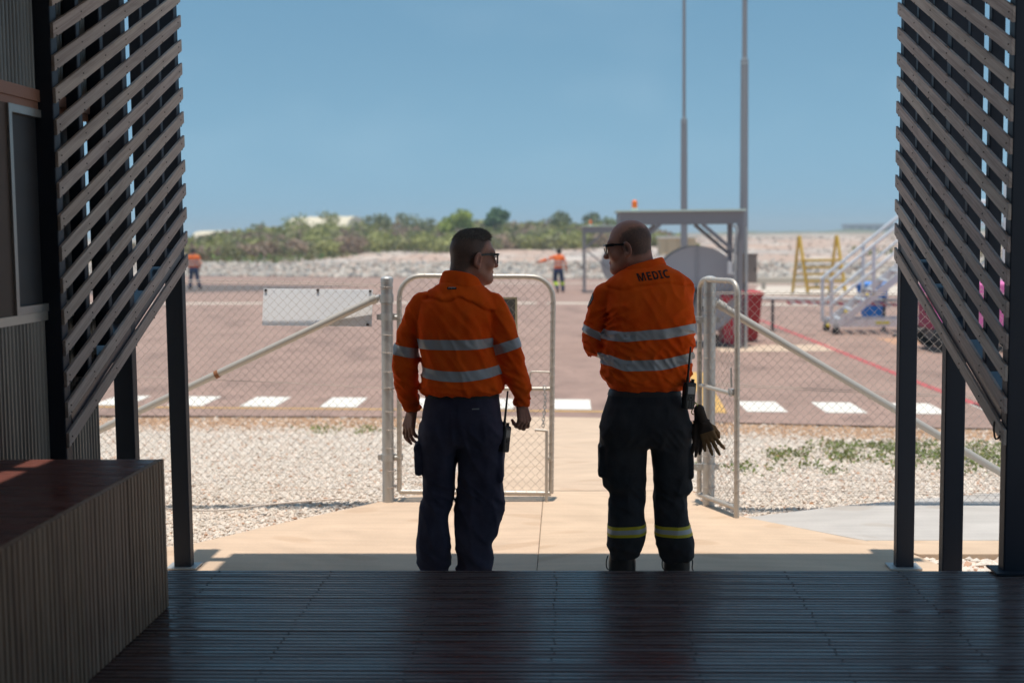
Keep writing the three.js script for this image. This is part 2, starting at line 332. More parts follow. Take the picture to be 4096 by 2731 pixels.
// ---------------------------------------------------------------- bench of reeded boards along the wall
{
  const b = thing('timber_bench', 'boxed bench of reeded timber boards on the deck, sunlit strip on top', 'bench', [-1.45, DECKY, -4.51]);
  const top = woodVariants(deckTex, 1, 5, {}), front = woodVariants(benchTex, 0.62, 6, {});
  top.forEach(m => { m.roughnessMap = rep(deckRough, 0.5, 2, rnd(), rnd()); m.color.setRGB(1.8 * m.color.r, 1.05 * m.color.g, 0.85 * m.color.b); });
  const gt = boardGeo(0.565, 0.0945, 0.025, 3), gf = boardGeo(0.540, 0.0945, 0.022, 3, 0.007, 0.006);
  for (let k = 0; k < 30; k++) {
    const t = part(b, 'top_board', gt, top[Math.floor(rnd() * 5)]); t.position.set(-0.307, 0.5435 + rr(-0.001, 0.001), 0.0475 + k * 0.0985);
    const f = part(b, 'front_board', gf, front[Math.floor(rnd() * 6)]); f.rotation.z = Math.PI / 2; f.rotation.order = 'ZYX'; f.rotation.set(0, 0, -Math.PI / 2); f.position.set(0 + rr(-0.001, 0.001), 0.274, 0.0475 + k * 0.0985);
  }
  part(b, 'end_panel', box(0.57, 0.512, 0.02, -0.3, 0.258, 0.006), front[0]);
  part(b, 'frame', merge([box(0.5, 0.05, 2.9, -0.3, 0.48, 1.5), box(0.05, 0.5, 2.9, -0.08, 0.255, 1.5)]), std([0.06, 0.045, 0.035], 0.9));
}
// ---------------------------------------------------------------- slatted screens either side of the opening
const navySteel = new THREE.MeshPhysicalMaterial({ color: lin(0.021, 0.026, 0.038), roughness: 0.5, specularIntensity: 0.5 }), navySteel2 = std([0.02, 0.026, 0.04], 0.3);
{
  const mats = woodVariants(slatTex, 0.72, 8);
  const nail = std([0.015, 0.012, 0.01], 0.7);
  const z0 = 4.972, dz = 1.685, yN = 0.97, yF = 1.652, SP = 0.1232, H = 0.057, TH = 0.013;
  const slope = (yF - yN) / dz, ca = Math.cos(Math.atan(slope)), sa = Math.sin(Math.atan(slope));
  const slatGeo = (h = H) => {
    const g = new THREE.ExtrudeGeometry(new THREE.Shape([[0, -h], [dz, dz * slope - h], [dz, dz * slope], [0, 0]].map(p => new THREE.Vector2(...p))), { depth: TH - 0.003, bevelEnabled: true, bevelSize: 0.0012, bevelThickness: 0.0015, bevelSegments: 1 });
    const p = g.attributes.position, u = []; for (let i = 0; i < p.count; i++) u.push(p.getX(i) * ca + p.getY(i) * sa, p.getY(i) * ca - p.getX(i) * sa + p.getZ(i)); g.setAttribute('uv', new THREE.Float32BufferAttribute(u, 2));
    g.rotateY(Math.PI / 2); return g.translate(0, 0, 0); // shape x -> -z, depth -> +x
  };
  for (const s of [-1, 1]) {
    const xin = s < 0 ? -1.99 : 1.69;
    const scr = thing('slatted_screen', s < 0 ? 'tall screen of slanting grey timber slats on steel posts beside the bench' : 'tall screen of slanting grey timber slats on steel posts opposite the bench', 'screen', [xin, 0, -z0], 0, 'slatted screens framing the opening');
    const sg = slatGeo();
    for (let k = 0; k < 20; k++) {
      const m = part(scr, 'slat', sg, mats[Math.floor(rnd() * 8)]);
      m.position.set(s < 0 ? 0.0015 : -TH + 0.0015, yN + k * SP + rr(-0.0015, 0.0015), 0); m.rotation.x = rr(-0.0015, 0.0015);
    }
    const pz = [0, 1, 2, 3, 4, 5, 6].map(k => k * 0.2667), X = s * 0.045;
    const posts = [];
    for (let k = 0; k < 7; k++) {
      const isPost = k % 3 === 0, d = isPost ? 0.065 : 0.04, w = isPost ? 0.09 : [0, 0.055, s < 0 ? 0.073 : 0.058, 0, s < 0 ? 0.055 : 0.08, 0.08][k], X = s * w / 2;
      const bot = k === 0 ? DECKY + 0.004 : isPost ? -0.03 : yN + pz[k] * slope + 0.05 + 0.04, top = 3.34;
      const m = part(scr, isPost ? 'post' : 'stud', rbox(w, top - bot, d, 0.006, X, (top + bot) / 2, -pz[k] - d / 2), navySteel);
      if (isPost) part(m, 'base_plate', box(0.16, 0.008, 0.13, X, bot + 0.004 + (k ? 0.034 : 0), -pz[k] - d / 2), k ? galv : navySteel);
    }
    part(scr, 'bottom_rail', bar([X, yN + 0.075 * slope + 0.022, -0.07], [X, yF + 0.01, -dz + 0.08], 0.088, 0.05), navySteel2);
    part(scr, 'head_rail', box(0.14, 0.08, 1.76, X - s * 0.02, 3.38, -0.84), navySteel);
    const heads = [];
    for (let k = 0; k < 20; k++) for (const q of pz) for (const dy of [-0.013, -0.050]) heads.push(new THREE.CylinderGeometry(0.0033, 0.0033, 0.004, 6).rotateZ(Math.PI / 2).translate(-s * (TH + 0.0008), yN + k * SP + q * slope + dy + (dy < -0.03 ? 0.008 : 0) + rr(-0.002, 0.002), -q - 0.03 + rr(-0.003, 0.003)));
    stuffPart(scr, 'nail_heads', merge(heads), nail);
    if (s > 0) part(scr, 'cable', tube([[-0.04, 1.0, -0.02], [-0.036, 0.96, -0.035], [-0.025, 0.93, -0.03], [0.02, 0.99, -0.04], [0.05, 1.02, -0.05]], 0.004, 24, 6), black);
  }
}
// ---------------------------------------------------------------- building with ribbed cladding on the bench side
{
  const b = thing('building', 'ribbed metal clad building wall behind the bench and slatted screen', 'building', [-2.06, 0, -4.9]);
  const zinc = std([0.20, 0.19, 0.175], 0.4, { metalness: 0.6 }), trim = std([0.30, 0.15, 0.10], 0.6), dark = std([0.09, 0.06, 0.045], 0.7);
  const ribbed = (zA, zB, y0, y1) => { // sheet facing +x, ribs upright
    const P = [], U = [], I = []; const n = Math.round((zB - zA) / 0.0035);
    for (let i = 0; i <= n; i++) { const z = lerp(zA, zB, i / n), ph = (z / 0.032) % 1, t = ((ph + 1) % 1); const h = 0.009 * (sm(0.0, 0.16, t) - sm(0.42, 0.58, t)); for (const y of [y0, y1]) { P.push(h, y, z); U.push(z, y); } }
    for (let i = 0; i < n; i++) I.push(2 * i, 2 * i + 1, 2 * i + 2, 2 * i + 1, 2 * i + 3, 2 * i + 2);
    const g = new THREE.BufferGeometry(); g.setAttribute('position', new THREE.Float32BufferAttribute(P, 3)); g.setAttribute('uv', new THREE.Float32BufferAttribute(U, 2)); g.setIndex(I); g.computeVertexNormals(); return g;
  };
  part(b, 'cladding', ribbed(-0.60, 9, 0.0, 1.425), zinc);
  part(b, 'cladding', ribbed(-0.60, 9, 2.32, 3.26), zinc);
  part(b, 'flashing', box(0.022, 0.034, 9.6, 0.006, 1.441, 4.2), std([0.5, 0.47, 0.42], 0.45, { metalness: 0.6 }));
  part(b, 'timber_rail', merge([box(0.03, 0.045, 9.6, 0.004, 2.295, 4.2), box(0.02, 0.03, 9.6, 0, 2.257, 4.2)]), trim);
  part(b, 'wall_cap', box(0.20, 0.05, 9.8, 0.026, 3.285, 4.25), zinc);
  const win = part(b, 'window', box(0.02, 0.72, 0.62, -0.012, 1.85, -0.105), std([0.035, 0.036, 0.04], 0.55));
  part(win, 'window_frame', merge([box(0.035, 0.782, 0.026, 0.004, 1.85, 0.208), box(0.035, 0.03, 0.62, 0.004, 2.226, -0.115), box(0.035, 0.03, 0.62, 0.004, 1.474, -0.115), box(0.035, 0.782, 0.026, 0.004, 1.85, -0.43)]), std([0.34, 0.33, 0.31], 0.35, { metalness: 0.5 }));
  part(win, 'timber_reveal', box(0.03, 0.782, 0.2, -0.004, 1.85, 0.322), dark);
  part(b, 'wall_lining', box(0.02, 0.782, 8.6, -0.012, 1.85, 4.73), dark);
  part(b, 'wall', merge([box(6, 3.2, 0.1, -3.05, 1.6, -0.62), box(0.06, 3.2, 9.6, -0.05, 1.6, 4.18), box(6, 3.2, 0.1, -3.05, 1.6, 9)]), std([0.5, 0.47, 0.4], 0.8));
  part(b, 'roof', box(6.1, 0.08, 9.8, -3.1, 3.24, 4.18), zinc);
}
{ // roof over the deck, plus unseen walls added to hold light back
  const r = structure('roof');
  part(r, 'roof_sheet', box(3.66, 0.05, 12.6, -0.027, 4.26, -0.22), std([0.35, 0.34, 0.32], 0.5));
  part(r, 'bounce_lining', box(3.65, 0.03, 12.55, -0.027, 4.215, -0.22), std([0.72, 0.70, 0.66], 0.8));  // unseen white lining, added to bounce sunlit ground light into the shade
  for (const z of [-6.4, -4.03, -2.0, 0.4, 2.8]) { part(r, 'rafter', box(4.0, 0.12, 0.07, -0.12, 4.14, z), navySteel); for (const x of [-2.035, 1.735]) part(r, 'strut', box(0.07, z > -4.5 ? 4.2 : 0.8, 0.07, x, z > -4.5 ? 2.1 : 3.8, z), navySteel); }
  const w = structure('light_block_walls');
  part(w, 'wall', box(0.12, 3.9, 6.8, 2.3, 2.2, 0.8), std([0.16, 0.14, 0.13], 0.8));  // added unseen side wall, limits the light coming in from the right
  part(w, 'light_block_end_wall', box(4.5, 3.9, 0.12, 0.2, 2.2, 4.3), std([0.12, 0.11, 0.10], 0.8));  // added unseen dark wall, keeps light off faces turned to the camera
}
// ---------------------------------------------------------------- distance fields for bodies and cloth
function surfaceNets(f, lo, hi, cell) {
  const n = [0, 1, 2].map(k => Math.ceil((hi[k] - lo[k]) / cell) + 1), [nx, ny, nz] = n, nxy = nx * ny;
  const D = new Float32Array(nx * ny * nz); let q = 0;
  for (let k = 0; k < nz; k++) for (let j = 0; j < ny; j++) for (let i = 0; i < nx; i++) D[q++] = f(lo[0] + i * cell, lo[1] + j * cell, lo[2] + k * cell);
  const id = new Int32Array(nx * ny * nz).fill(-1), P = [], I = [];
  const off = [0, 1, nx, nx + 1, nxy, nxy + 1, nxy + nx, nxy + nx + 1], E = [[0, 1], [2, 3], [4, 5], [6, 7], [0, 2], [1, 3], [4, 6], [5, 7], [0, 4], [1, 5], [2, 6], [3, 7]];
  for (let k = 0; k < nz - 1; k++) for (let j = 0; j < ny - 1; j++) for (let i = 0; i < nx - 1; i++) {
    const b = i + j * nx + k * nxy; let m = 0; for (let c = 0; c < 8; c++) if (D[b + off[c]] < 0) m |= 1 << c;
    if (m === 0 || m === 255) continue;
    let x = 0, y = 0, z = 0, c = 0;
    for (const [a, e] of E) { const va = D[b + off[a]], vb = D[b + off[e]]; if ((va < 0) === (vb < 0)) continue; const t = va / (va - vb); x += (a & 1) + t * ((e & 1) - (a & 1)); y += ((a >> 1) & 1) + t * (((e >> 1) & 1) - ((a >> 1) & 1)); z += (a >> 2) + t * ((e >> 2) - (a >> 2)); c++; }
    id[b] = P.length / 3; P.push(lo[0] + (i + x / c) * cell, lo[1] + (j + y / c) * cell, lo[2] + (k + z / c) * cell);
  }
  const quad = (a, b, c, d, flip) => flip ? I.push(a, c, b, b, c, d) : I.push(a, b, c, b, d, c);
  for (let k = 1; k < nz - 1; k++) for (let j = 1; j < ny - 1; j++) for (let i = 1; i < nx - 1; i++) {
    const b = i + j * nx + k * nxy, v = D[b] < 0;
    if (v !== D[b + 1] < 0) quad(id[b - nx - nxy], id[b - nxy], id[b - nx], id[b], !v);
    if (v !== D[b + nx] < 0) quad(id[b - 1 - nxy], id[b - 1], id[b - nxy], id[b], !v);
    if (v !== D[b + nxy] < 0) quad(id[b - 1 - nx], id[b - nx], id[b - 1], id[b], !v);
  }
  const g = new THREE.BufferGeometry(); g.setAttribute('position', new THREE.Float32BufferAttribute(P, 3)); g.setIndex(I); g.computeVertexNormals();
  let vote = 0; const nn = g.attributes.normal; for (let i = 0; i < P.length / 3; i += 97) vote += Math.sign(f(P[3 * i] + nn.getX(i) * cell, P[3 * i + 1] + nn.getY(i) * cell, P[3 * i + 2] + nn.getZ(i) * cell));
  if (vote < 0) { for (let i = 0; i < I.length; i += 3) { const t = I[i]; I[i] = I[i + 1]; I[i + 1] = t; } g.setIndex(I); g.computeVertexNormals(); }
  return g;
}
const smin = (a, b, k) => { const h = Math.max(k - Math.abs(a - b), 0) / k; return Math.min(a, b) - h * h * k * 0.25; };
const smax = (a, b, k) => -smin(-a, -b, k);
function capsule(a, b, ra, rb) { // rounded cone, joints a b
  const ba = [b[0] - a[0], b[1] - a[1], b[2] - a[2]], L2 = ba[0] ** 2 + ba[1] ** 2 + ba[2] ** 2;
  return (x, y, z) => { const px = x - a[0], py = y - a[1], pz = z - a[2], t = clamp((px * ba[0] + py * ba[1] + pz * ba[2]) / L2); const dx = px - ba[0] * t, dy = py - ba[1] * t, dz = pz - ba[2] * t; return Math.sqrt(dx * dx + dy * dy + dz * dz) - (ra + (rb - ra) * t); };
}
function ellipsoid(c, r) { const m = Math.min(...r); return (x, y, z) => { const a = (x - c[0]) / r[0], b = (y - c[1]) / r[1], d = (z - c[2]) / r[2]; const k = Math.sqrt(a * a + b * b + d * d); const g = Math.sqrt((a / r[0]) ** 2 + (b / r[1]) ** 2 + (d / r[2]) ** 2); return k < 1e-6 ? -m : k * (k - 1) / g; }; }
function rboxSdf(c, h, r) { return (x, y, z) => { const a = Math.abs(x - c[0]) - h[0] + r, b = Math.abs(y - c[1]) - h[1] + r, d = Math.abs(z - c[2]) - h[2] + r; return Math.hypot(Math.max(a, 0), Math.max(b, 0), Math.max(d, 0)) + Math.min(Math.max(a, b, d), 0) - r; }; }
// limbs and trunks as a pile of ellipses: rows [y, xLeft, xRight, zCentre, zRadius], top first
function stack(rows, n = 2.3, round = 0.012) {
  rows = [...rows].sort((a, b) => a[0] - b[0]);
  const y0 = rows[0][0], y1 = rows[rows.length - 1][0], N = 160, T = [];
  for (let i = 0; i <= N; i++) {
    const y = lerp(y0, y1, i / N); let j = 0; while (j < rows.length - 2 && rows[j + 1][0] < y) j++;
    const a = rows[j], b = rows[j + 1], t = clamp((y - a[0]) / (b[0] - a[0] || 1)), p = rows[Math.max(j - 1, 0)], q = rows[Math.min(j + 2, rows.length - 1)];
    const cr = k => { const m0 = (b[k] - p[k]) * 0.5 * (b[0] - a[0]) / Math.max(1e-6, (b[0] - p[0]) * 0.5), m1 = (q[k] - a[k]) * 0.5 * (b[0] - a[0]) / Math.max(1e-6, (q[0] - a[0]) * 0.5); const t2 = t * t, t3 = t2 * t; return (2 * t3 - 3 * t2 + 1) * a[k] + (t3 - 2 * t2 + t) * m0 + (-2 * t3 + 3 * t2) * b[k] + (t3 - t2) * m1; };
    const l = cr(1), r = cr(2); T.push([(l + r) / 2, (r - l) / 2, cr(3), cr(4)]);
  }
  return (x, y, z) => {
    const u = clamp((y - y0) / (y1 - y0)) * N, i = Math.min(N - 1, u | 0), t = u - i, A = T[i], B = T[i + 1];
    const cx = A[0] + (B[0] - A[0]) * t, rx = A[1] + (B[1] - A[1]) * t, cz = A[2] + (B[2] - A[2]) * t, rz = A[3] + (B[3] - A[3]) * t;
    const kx = Math.abs(x - cx) / rx, kz = Math.abs(z - cz) / rz, k = Math.pow(Math.pow(kx, n) + Math.pow(kz, n), 1 / n);
    const d = (k - 1) * Math.min(rx, rz), dy = Math.max(y0 - y, y - y1);
    if (dy <= -round) return d; const e = Math.max(d + round, 0), g = dy + round; return Math.min(Math.max(d + round, g), 0) + Math.hypot(e, Math.max(g, 0)) - round;
  };
}
const ridge = v => { const a = 1 - Math.abs(v); return a * a; };          // soft crest, sharp valley inverted
// keep the part of a surface where every g(x,y,z) > 0, pushed out along its normals
function cutPatch(geo, tests, push) {
  const col = geo.attributes.color, oc = [];
  const p = geo.attributes.position, nn = geo.attributes.normal, idx = geo.index.array, out = [], on = [];
  const ev = v => tests.map(f => f(v[0], v[1], v[2]));
  for (let t = 0; t < idx.length; t += 3) {
    let poly = [0, 1, 2].map(k => { const i = idx[t + k]; return [p.getX(i), p.getY(i), p.getZ(i), nn.getX(i), nn.getY(i), nn.getZ(i), ...(col ? [col.getX(i), col.getY(i), col.getZ(i)] : [])]; });
    for (const f of tests) {
      const w = poly.map(v => f(v[0], v[1], v[2])); if (w.every(a => a > 0)) continue; if (w.every(a => a <= 0)) { poly = []; break; }
      const o = []; for (let i = 0; i < poly.length; i++) { const j = (i + 1) % poly.length; if (w[i] > 0) o.push(poly[i]); if ((w[i] > 0) !== (w[j] > 0)) { const s = w[i] / (w[i] - w[j]); o.push(poly[i].map((a, k) => a + (poly[j][k] - a) * s)); } } poly = o;
    }
    for (let i = 1; i + 1 < poly.length; i++) for (const v of [poly[0], poly[i], poly[i + 1]]) { out.push(v[0] + v[3] * push, v[1] + v[4] * push, v[2] + v[5] * push); on.push(v[3], v[4], v[5]); if (col) oc.push(v[6], v[7], v[8]); }
  }
  const g = new THREE.BufferGeometry(); g.setAttribute('position', new THREE.Float32BufferAttribute(out, 3)); g.setAttribute('normal', new THREE.Float32BufferAttribute(on, 3)); if (col) g.setAttribute('color', new THREE.Float32BufferAttribute(oc, 3)); return g;
}
const curve = pts => x => { for (let i = 1; i < pts.length; i++) if (x <= pts[i][0]) { const a = pts[i - 1], b = pts[i], t = clamp((x - a[0]) / (b[0] - a[0])); return lerp(a[1], b[1], t * t * (3 - 2 * t)); } return pts[pts.length - 1][1]; };
function tint(g, f) { const p = g.attributes.position, c = new Float32Array(p.count * 3); for (let i = 0; i < p.count; i++) { const k = f(p.getX(i), p.getY(i), p.getZ(i)); c.set(k, 3 * i); } g.setAttribute('color', new THREE.BufferAttribute(c, 3)); return g; }

// ---------------------------------------------------------------- heads: +z is the face, y = 0 at the eyes
function headField(o = {}) {
  const cran = ellipsoid([0, 0.030, -0.014], [0.077, 0.090, 0.100]), face = ellipsoid([0, -0.040, 0.028], [0.060, 0.080, 0.066]), brow = capsule([-0.034, 0.020, 0.076], [0.034, 0.020, 0.076], 0.015, 0.015);
  const jawL = capsule([-0.053, -0.062, 0.0], [-0.014, -0.102, 0.066], 0.020, 0.018), jawR = capsule([0.053, -0.062, 0.0], [0.014, -0.102, 0.066], 0.020, 0.018), chin = ellipsoid([0, -0.100, 0.072], [0.024, 0.018, 0.020]);
  const nose = capsule([0, 0.004, 0.090], [0, -0.034, 0.108], 0.009, 0.0125), tip = ellipsoid([0, -0.038, 0.108], [0.0155, 0.011, 0.014]), lips = ellipsoid([0, -0.067, 0.087], [0.024, 0.007, 0.011]), lip2 = ellipsoid([0, -0.078, 0.084], [0.020, 0.006, 0.010]);
  const eyeL = ellipsoid([-0.033, -0.004, 0.094], [0.021, 0.013, 0.016]), eyeR = ellipsoid([0.033, -0.004, 0.094], [0.021, 0.013, 0.016]);
  const cheekL = ellipsoid([-0.045, -0.034, 0.062], [0.022, 0.020, 0.022]), cheekR = ellipsoid([0.045, -0.034, 0.062], [0.022, 0.020, 0.022]);
  const neck = capsule([0, -0.045, -0.032], [0, -0.30, -0.055], 0.060, 0.068), nape = capsule([0, -0.03, -0.06], [0, -0.2, -0.075], 0.045, 0.05);
  const th = ellipsoid([0, -0.13, 0.02], [0.035, 0.04, 0.03]);
  const ear = s => { const c = [s * 0.083, -0.012, -0.012]; const rot = 0.25;
    const flat = (x, y, z, rx, ry, rz, oy = 0, oz = 0) => { let dy = y - c[1] - oy, dz = z - c[2] - oz; const yy = dy * Math.cos(rot) + dz * Math.sin(rot), zz = dz * Math.cos(rot) - dy * Math.sin(rot); const a = (x - c[0] - s * zz * -0.35) / rx, b = yy / ry, d = zz / rz; const k = Math.sqrt(a * a + b * b + d * d); return (k - 1) * Math.min(rx, ry, rz); };
    return (x, y, z) => { const o = flat(x, y, z, 0.011, 0.034, 0.021), lobe = flat(x, y, z, 0.009, 0.012, 0.011, -0.026, 0.006); const hole = flat(x - s * 0.008, y, z, 0.007, 0.022, 0.011, 0.002, 0.002); return Math.max(smin(o, lobe, 0.008), -hole); }; };
  const eL = ear(-1), eR = ear(1), open = o.open || 0;
  return (x, y, z) => {
    let d = smin(cran(x, y, z), face(x, y, z), 0.035);
    d = smin(d, brow(x, y, z), 0.02); d = smin(d, jawL(x, y, z), 0.03); d = smin(d, jawR(x, y, z), 0.03); d = smin(d, chin(x, y, z), 0.025); d = smin(d, cheekL(x, y, z), 0.025); d = smin(d, cheekR(x, y, z), 0.025);
    d = smax(d, -eyeL(x, y, z), 0.012); d = smax(d, -eyeR(x, y, z), 0.012);
    d = smin(d, nose(x, y, z), 0.014); d = smin(d, tip(x, y, z), 0.008); d = smin(d, lips(x, y, z), 0.006); d = smin(d, lip2(x, y, z), 0.006);
    let nk = smin(neck(x, y, z), nape(x, y, z), 0.03); nk = smin(nk, th(x, y, z), 0.03); d = smin(d, nk, 0.022);
    d = smin(d, eL(x, y, z), 0.006); d = smin(d, eR(x, y, z), 0.006);
    return d;
  };
}
// ---------------------------------------------------------------- hands: wrist at the origin, fingers towards -y, back of the hand +z, thumb towards +x * side
function handField(side, curl = [0.35, 0.4, 0.45, 0.5], thumbIn = 0.3, r = 1, spread = 0.06) {
  const prims = [], X = side;
  const K = [[0.029, -0.088], [0.010, -0.093], [-0.010, -0.089], [-0.028, -0.080]], L = [[0.042, 0.025, 0.021], [0.047, 0.029, 0.022], [0.043, 0.027, 0.022], [0.034, 0.020, 0.019]];
  K.forEach(([kx, ky], i) => {
    prims.push(capsule([X * kx * 0.55, -0.008, 0], [X * kx, ky, 0.003], 0.0155 * r, 0.0125 * r));
    let p = [X * kx, ky, 0.003], a = curl[i] * 0.7; const sp = (1.5 - i) * spread * X;
    L[i].forEach((len, j) => { const q = [p[0] + Math.sin(sp) * len, p[1] - Math.cos(a) * len, p[2] - Math.sin(a) * len]; prims.push(capsule(p, q, (0.0098 - j * 0.0009) * r, (0.009 - j * 0.0009) * r)); p = q; a += curl[i] * (j ? 0.8 : 1.15); });
  });
  prims.push(capsule([X * 0.014, -0.02, -0.004], [X * 0.038, -0.05, -0.016], 0.016 * r, 0.0125 * r));
  prims.push(capsule([X * 0.038, -0.05, -0.016], [X * (0.048 - 0.02 * thumbIn), -0.082, -0.026 - 0.01 * thumbIn], 0.0115 * r, 0.0105 * r));
  prims.push(capsule([X * (0.048 - 0.02 * thumbIn), -0.082, -0.026 - 0.01 * thumbIn], [X * (0.048 - 0.045 * thumbIn), -0.106, -0.032 - 0.012 * thumbIn], 0.0102 * r, 0.0085 * r));
  prims.push(capsule([0, 0.06, 0], [0, -0.01, 0], 0.026 * r, 0.024 * r));
  return (x, y, z) => { let d = 1; for (const f of prims) d = smin(d, f(x, y, z), 0.007); return d; };
}
function placed(geo, pos, basis) { const M = new THREE.Matrix4(); if (basis) M.copy(basis); M.setPosition(...pos); return geo.clone().applyMatrix4(M); }
function headBasis(face, tilt = 0, roll = 0) { // turn so that the face looks along `face` (x,z), nodding by tilt
  const z = V(face[0], -Math.sin(tilt), face[1]).normalize(), x = V(0, 1, 0).cross(z).normalize(), y = z.clone().cross(x); const m = new THREE.Matrix4().makeBasis(x, y, z); return m.multiply(new THREE.Matrix4().makeRotationZ(roll));
}
const eul = (x, y, z, o = 'YXZ') => new THREE.Matrix4().makeRotationFromEuler(new THREE.Euler(x, y, z, o));
// ---------------------------------------------------------------- cloth and skin
const orange = new THREE.MeshPhysicalMaterial({ vertexColors: true, color: lin(1, 1, 1), roughness: 0.95, specularIntensity: 0.35 });
const silver = std([0.42, 0.43, 0.445], 0.45, { metalness: 0.1 });
const navyCloth = std([1, 1, 1], 0.92, { vertexColors: true }), blackCloth = std([1, 1, 1], 0.9, { vertexColors: true });
const faded = (base, pale, k) => (x, y, z) => { const t = clamp(0.5 + 0.45 * n3(x * 5, y * 3, z * 5) + 0.35 * n3(x * 18, y * 11, z * 18) + 0.25 * n3(x * 70, y * 70, z * 70)); return mix3(base, pale, t * k); };
const orangeDye = faded([0.82, 0.080, 0.002], [0.90, 0.122, 0.008], 1), navyDye = faded([0.032, 0.029, 0.056], [0.052, 0.048, 0.084], 1), blackDye = faded([0.018, 0.018, 0.022], [0.034, 0.033, 0.038], 1);
const limeTape = std([0.55, 0.46, 0.02], 0.6);
const skinMat = new THREE.MeshStandardMaterial({ vertexColors: true, roughness: 0.52 });
const hairMat = new THREE.MeshStandardMaterial({ vertexColors: true, roughness: 0.85 });
const leather = std([0.02, 0.017, 0.015], 0.55);
const SKIN = [0.43, 0.195, 0.13], font = await new FontLoader().loadAsync('fonts/droid/droid_sans_bold.typeface.json');

function bodyCore(segs) { // slim body under the clothes so that head, hands and feet belong to one figure
  const prims = segs.map(s => capsule(...s)); let lo = [9, 9, 9], hi = [-9, -9, -9];
  for (const [a, b, ra, rb] of segs) for (const [p, r] of [[a, ra], [b, rb]]) for (let k = 0; k < 3; k++) { lo[k] = Math.min(lo[k], p[k] - r - 0.06); hi[k] = Math.max(hi[k], p[k] + r + 0.06); }
  return surfaceNets((x, y, z) => { let d = 1; for (const f of prims) d = smin(d, f(x, y, z), 0.04); return d; }, lo, hi, 0.02);
}
function glasses(parent, M, pos, lensMat) {
  const put = g => placed(g, pos, M), fr = std([0.008, 0.008, 0.009], 0.3);
  const gl = part(parent, 'sunglasses', put(merge([
    ...[-1, 1].map(s => merge([bar([s * 0.0845, 0.008, -0.012], [s * 0.080, 0.013, 0.05], 0.004, 0.009), bar([s * 0.080, 0.013, 0.05], [s * 0.072, 0.012, 0.092], 0.004, 0.013), bar([s * 0.0845, 0.008, -0.012], [s * 0.085, -0.010, -0.034], 0.004, 0.007)])),
    tube([[-0.074, 0.012, 0.089], [-0.04, 0.014, 0.107], [0, 0.011, 0.113], [0.04, 0.014, 0.107], [0.074, 0.012, 0.089]], 0.0042, 20, 6),
    ...[-1, 1].map(s => tube([[s * 0.074, 0.012, 0.089], [s * 0.073, -0.012, 0.090], [s * 0.052, -0.027, 0.099], [s * 0.022, -0.018, 0.107], [s * 0.013, 0.0, 0.112]], 0.0026, 16, 5)), rod([-0.014, 0.0, 0.112], [0.014, 0.0, 0.112], 0.003, 6)])), fr);
  const lens = s => { const P = [], I = []; const n = 8; for (let j = 0; j <= n; j++) for (let i = 0; i <= n; i++) { const u = i / n, v = j / n; const x = lerp(0.014, 0.072, u), top = 0.012, bot = -0.026 * Math.sqrt(Math.max(0.05, 1 - (2 * u - 1) ** 2 * 0.55)); const y = lerp(top, bot, v); const zz = 0.112 - 0.023 * Math.pow(u, 1.6) - 0.006 * v; P.push(s * x, y, zz); }
    for (let j = 0; j < n; j++) for (let i = 0; i < n; i++) { const a = j * (n + 1) + i; I.push(a, a + 1, a + n + 1, a + 1, a + n + 2, a + n + 1); } const g = new THREE.BufferGeometry(); g.setAttribute('position', new THREE.Float32BufferAttribute(P, 3)); g.setIndex(I); g.computeVertexNormals(); return g; };
  for (const s of [-1, 1]) part(gl, 'lens', put(lens(s)), lensMat);
}
const dye = (g, f) => tint(g, f);
function collar(parent, c, rx, rz, tiltX, tiltZ, hBack, hFront, mat, turn = 0) { // stand and fall of a shirt collar; opening at the front (-z)
  const prof = [[0.024, -0.064], [0.020, -0.034], [0.010, -0.008], [0.003, 0.0], [-0.004, -0.004], [-0.003, -0.03], [-0.002, -0.065]];
  const P = [], I = [], n = 56, m = prof.length;
  for (let i = 0; i <= n; i++) {
    const a = lerp(-Math.PI * 0.93, Math.PI * 0.93, i / n), sx = Math.sin(a), cz = Math.cos(a); // a = 0 is the back (+z)
    const front = Math.pow((1 - cz) / 2, 1.3), h = lerp(hBack, hFront, front);
    for (const [dr, dy] of prof) { const w = 0.0015 * Math.sin(a * 7 + dy * 60); const x = sx * (rx + dr * (dy < -0.02 ? 1 + 0.5 * front : 1)) + w, z = cz * (rz + dr); const y = h + dy + tiltX * x + tiltZ * z; P.push(c[0] + x * Math.cos(turn) + z * Math.sin(turn), c[1] + y, c[2] + z * Math.cos(turn) - x * Math.sin(turn)); }
  }
  for (let i = 0; i < n; i++) for (let j = 0; j + 1 < m; j++) { const k = i * m + j; I.push(k, k + 1, k + m, k + 1, k + m + 1, k + m); }
  const g = new THREE.BufferGeometry(); g.setAttribute('position', new THREE.Float32BufferAttribute(P, 3)); g.setIndex(I); g.computeVertexNormals(); return part(parent, 'collar', tint(g, orangeDye), mat);
}
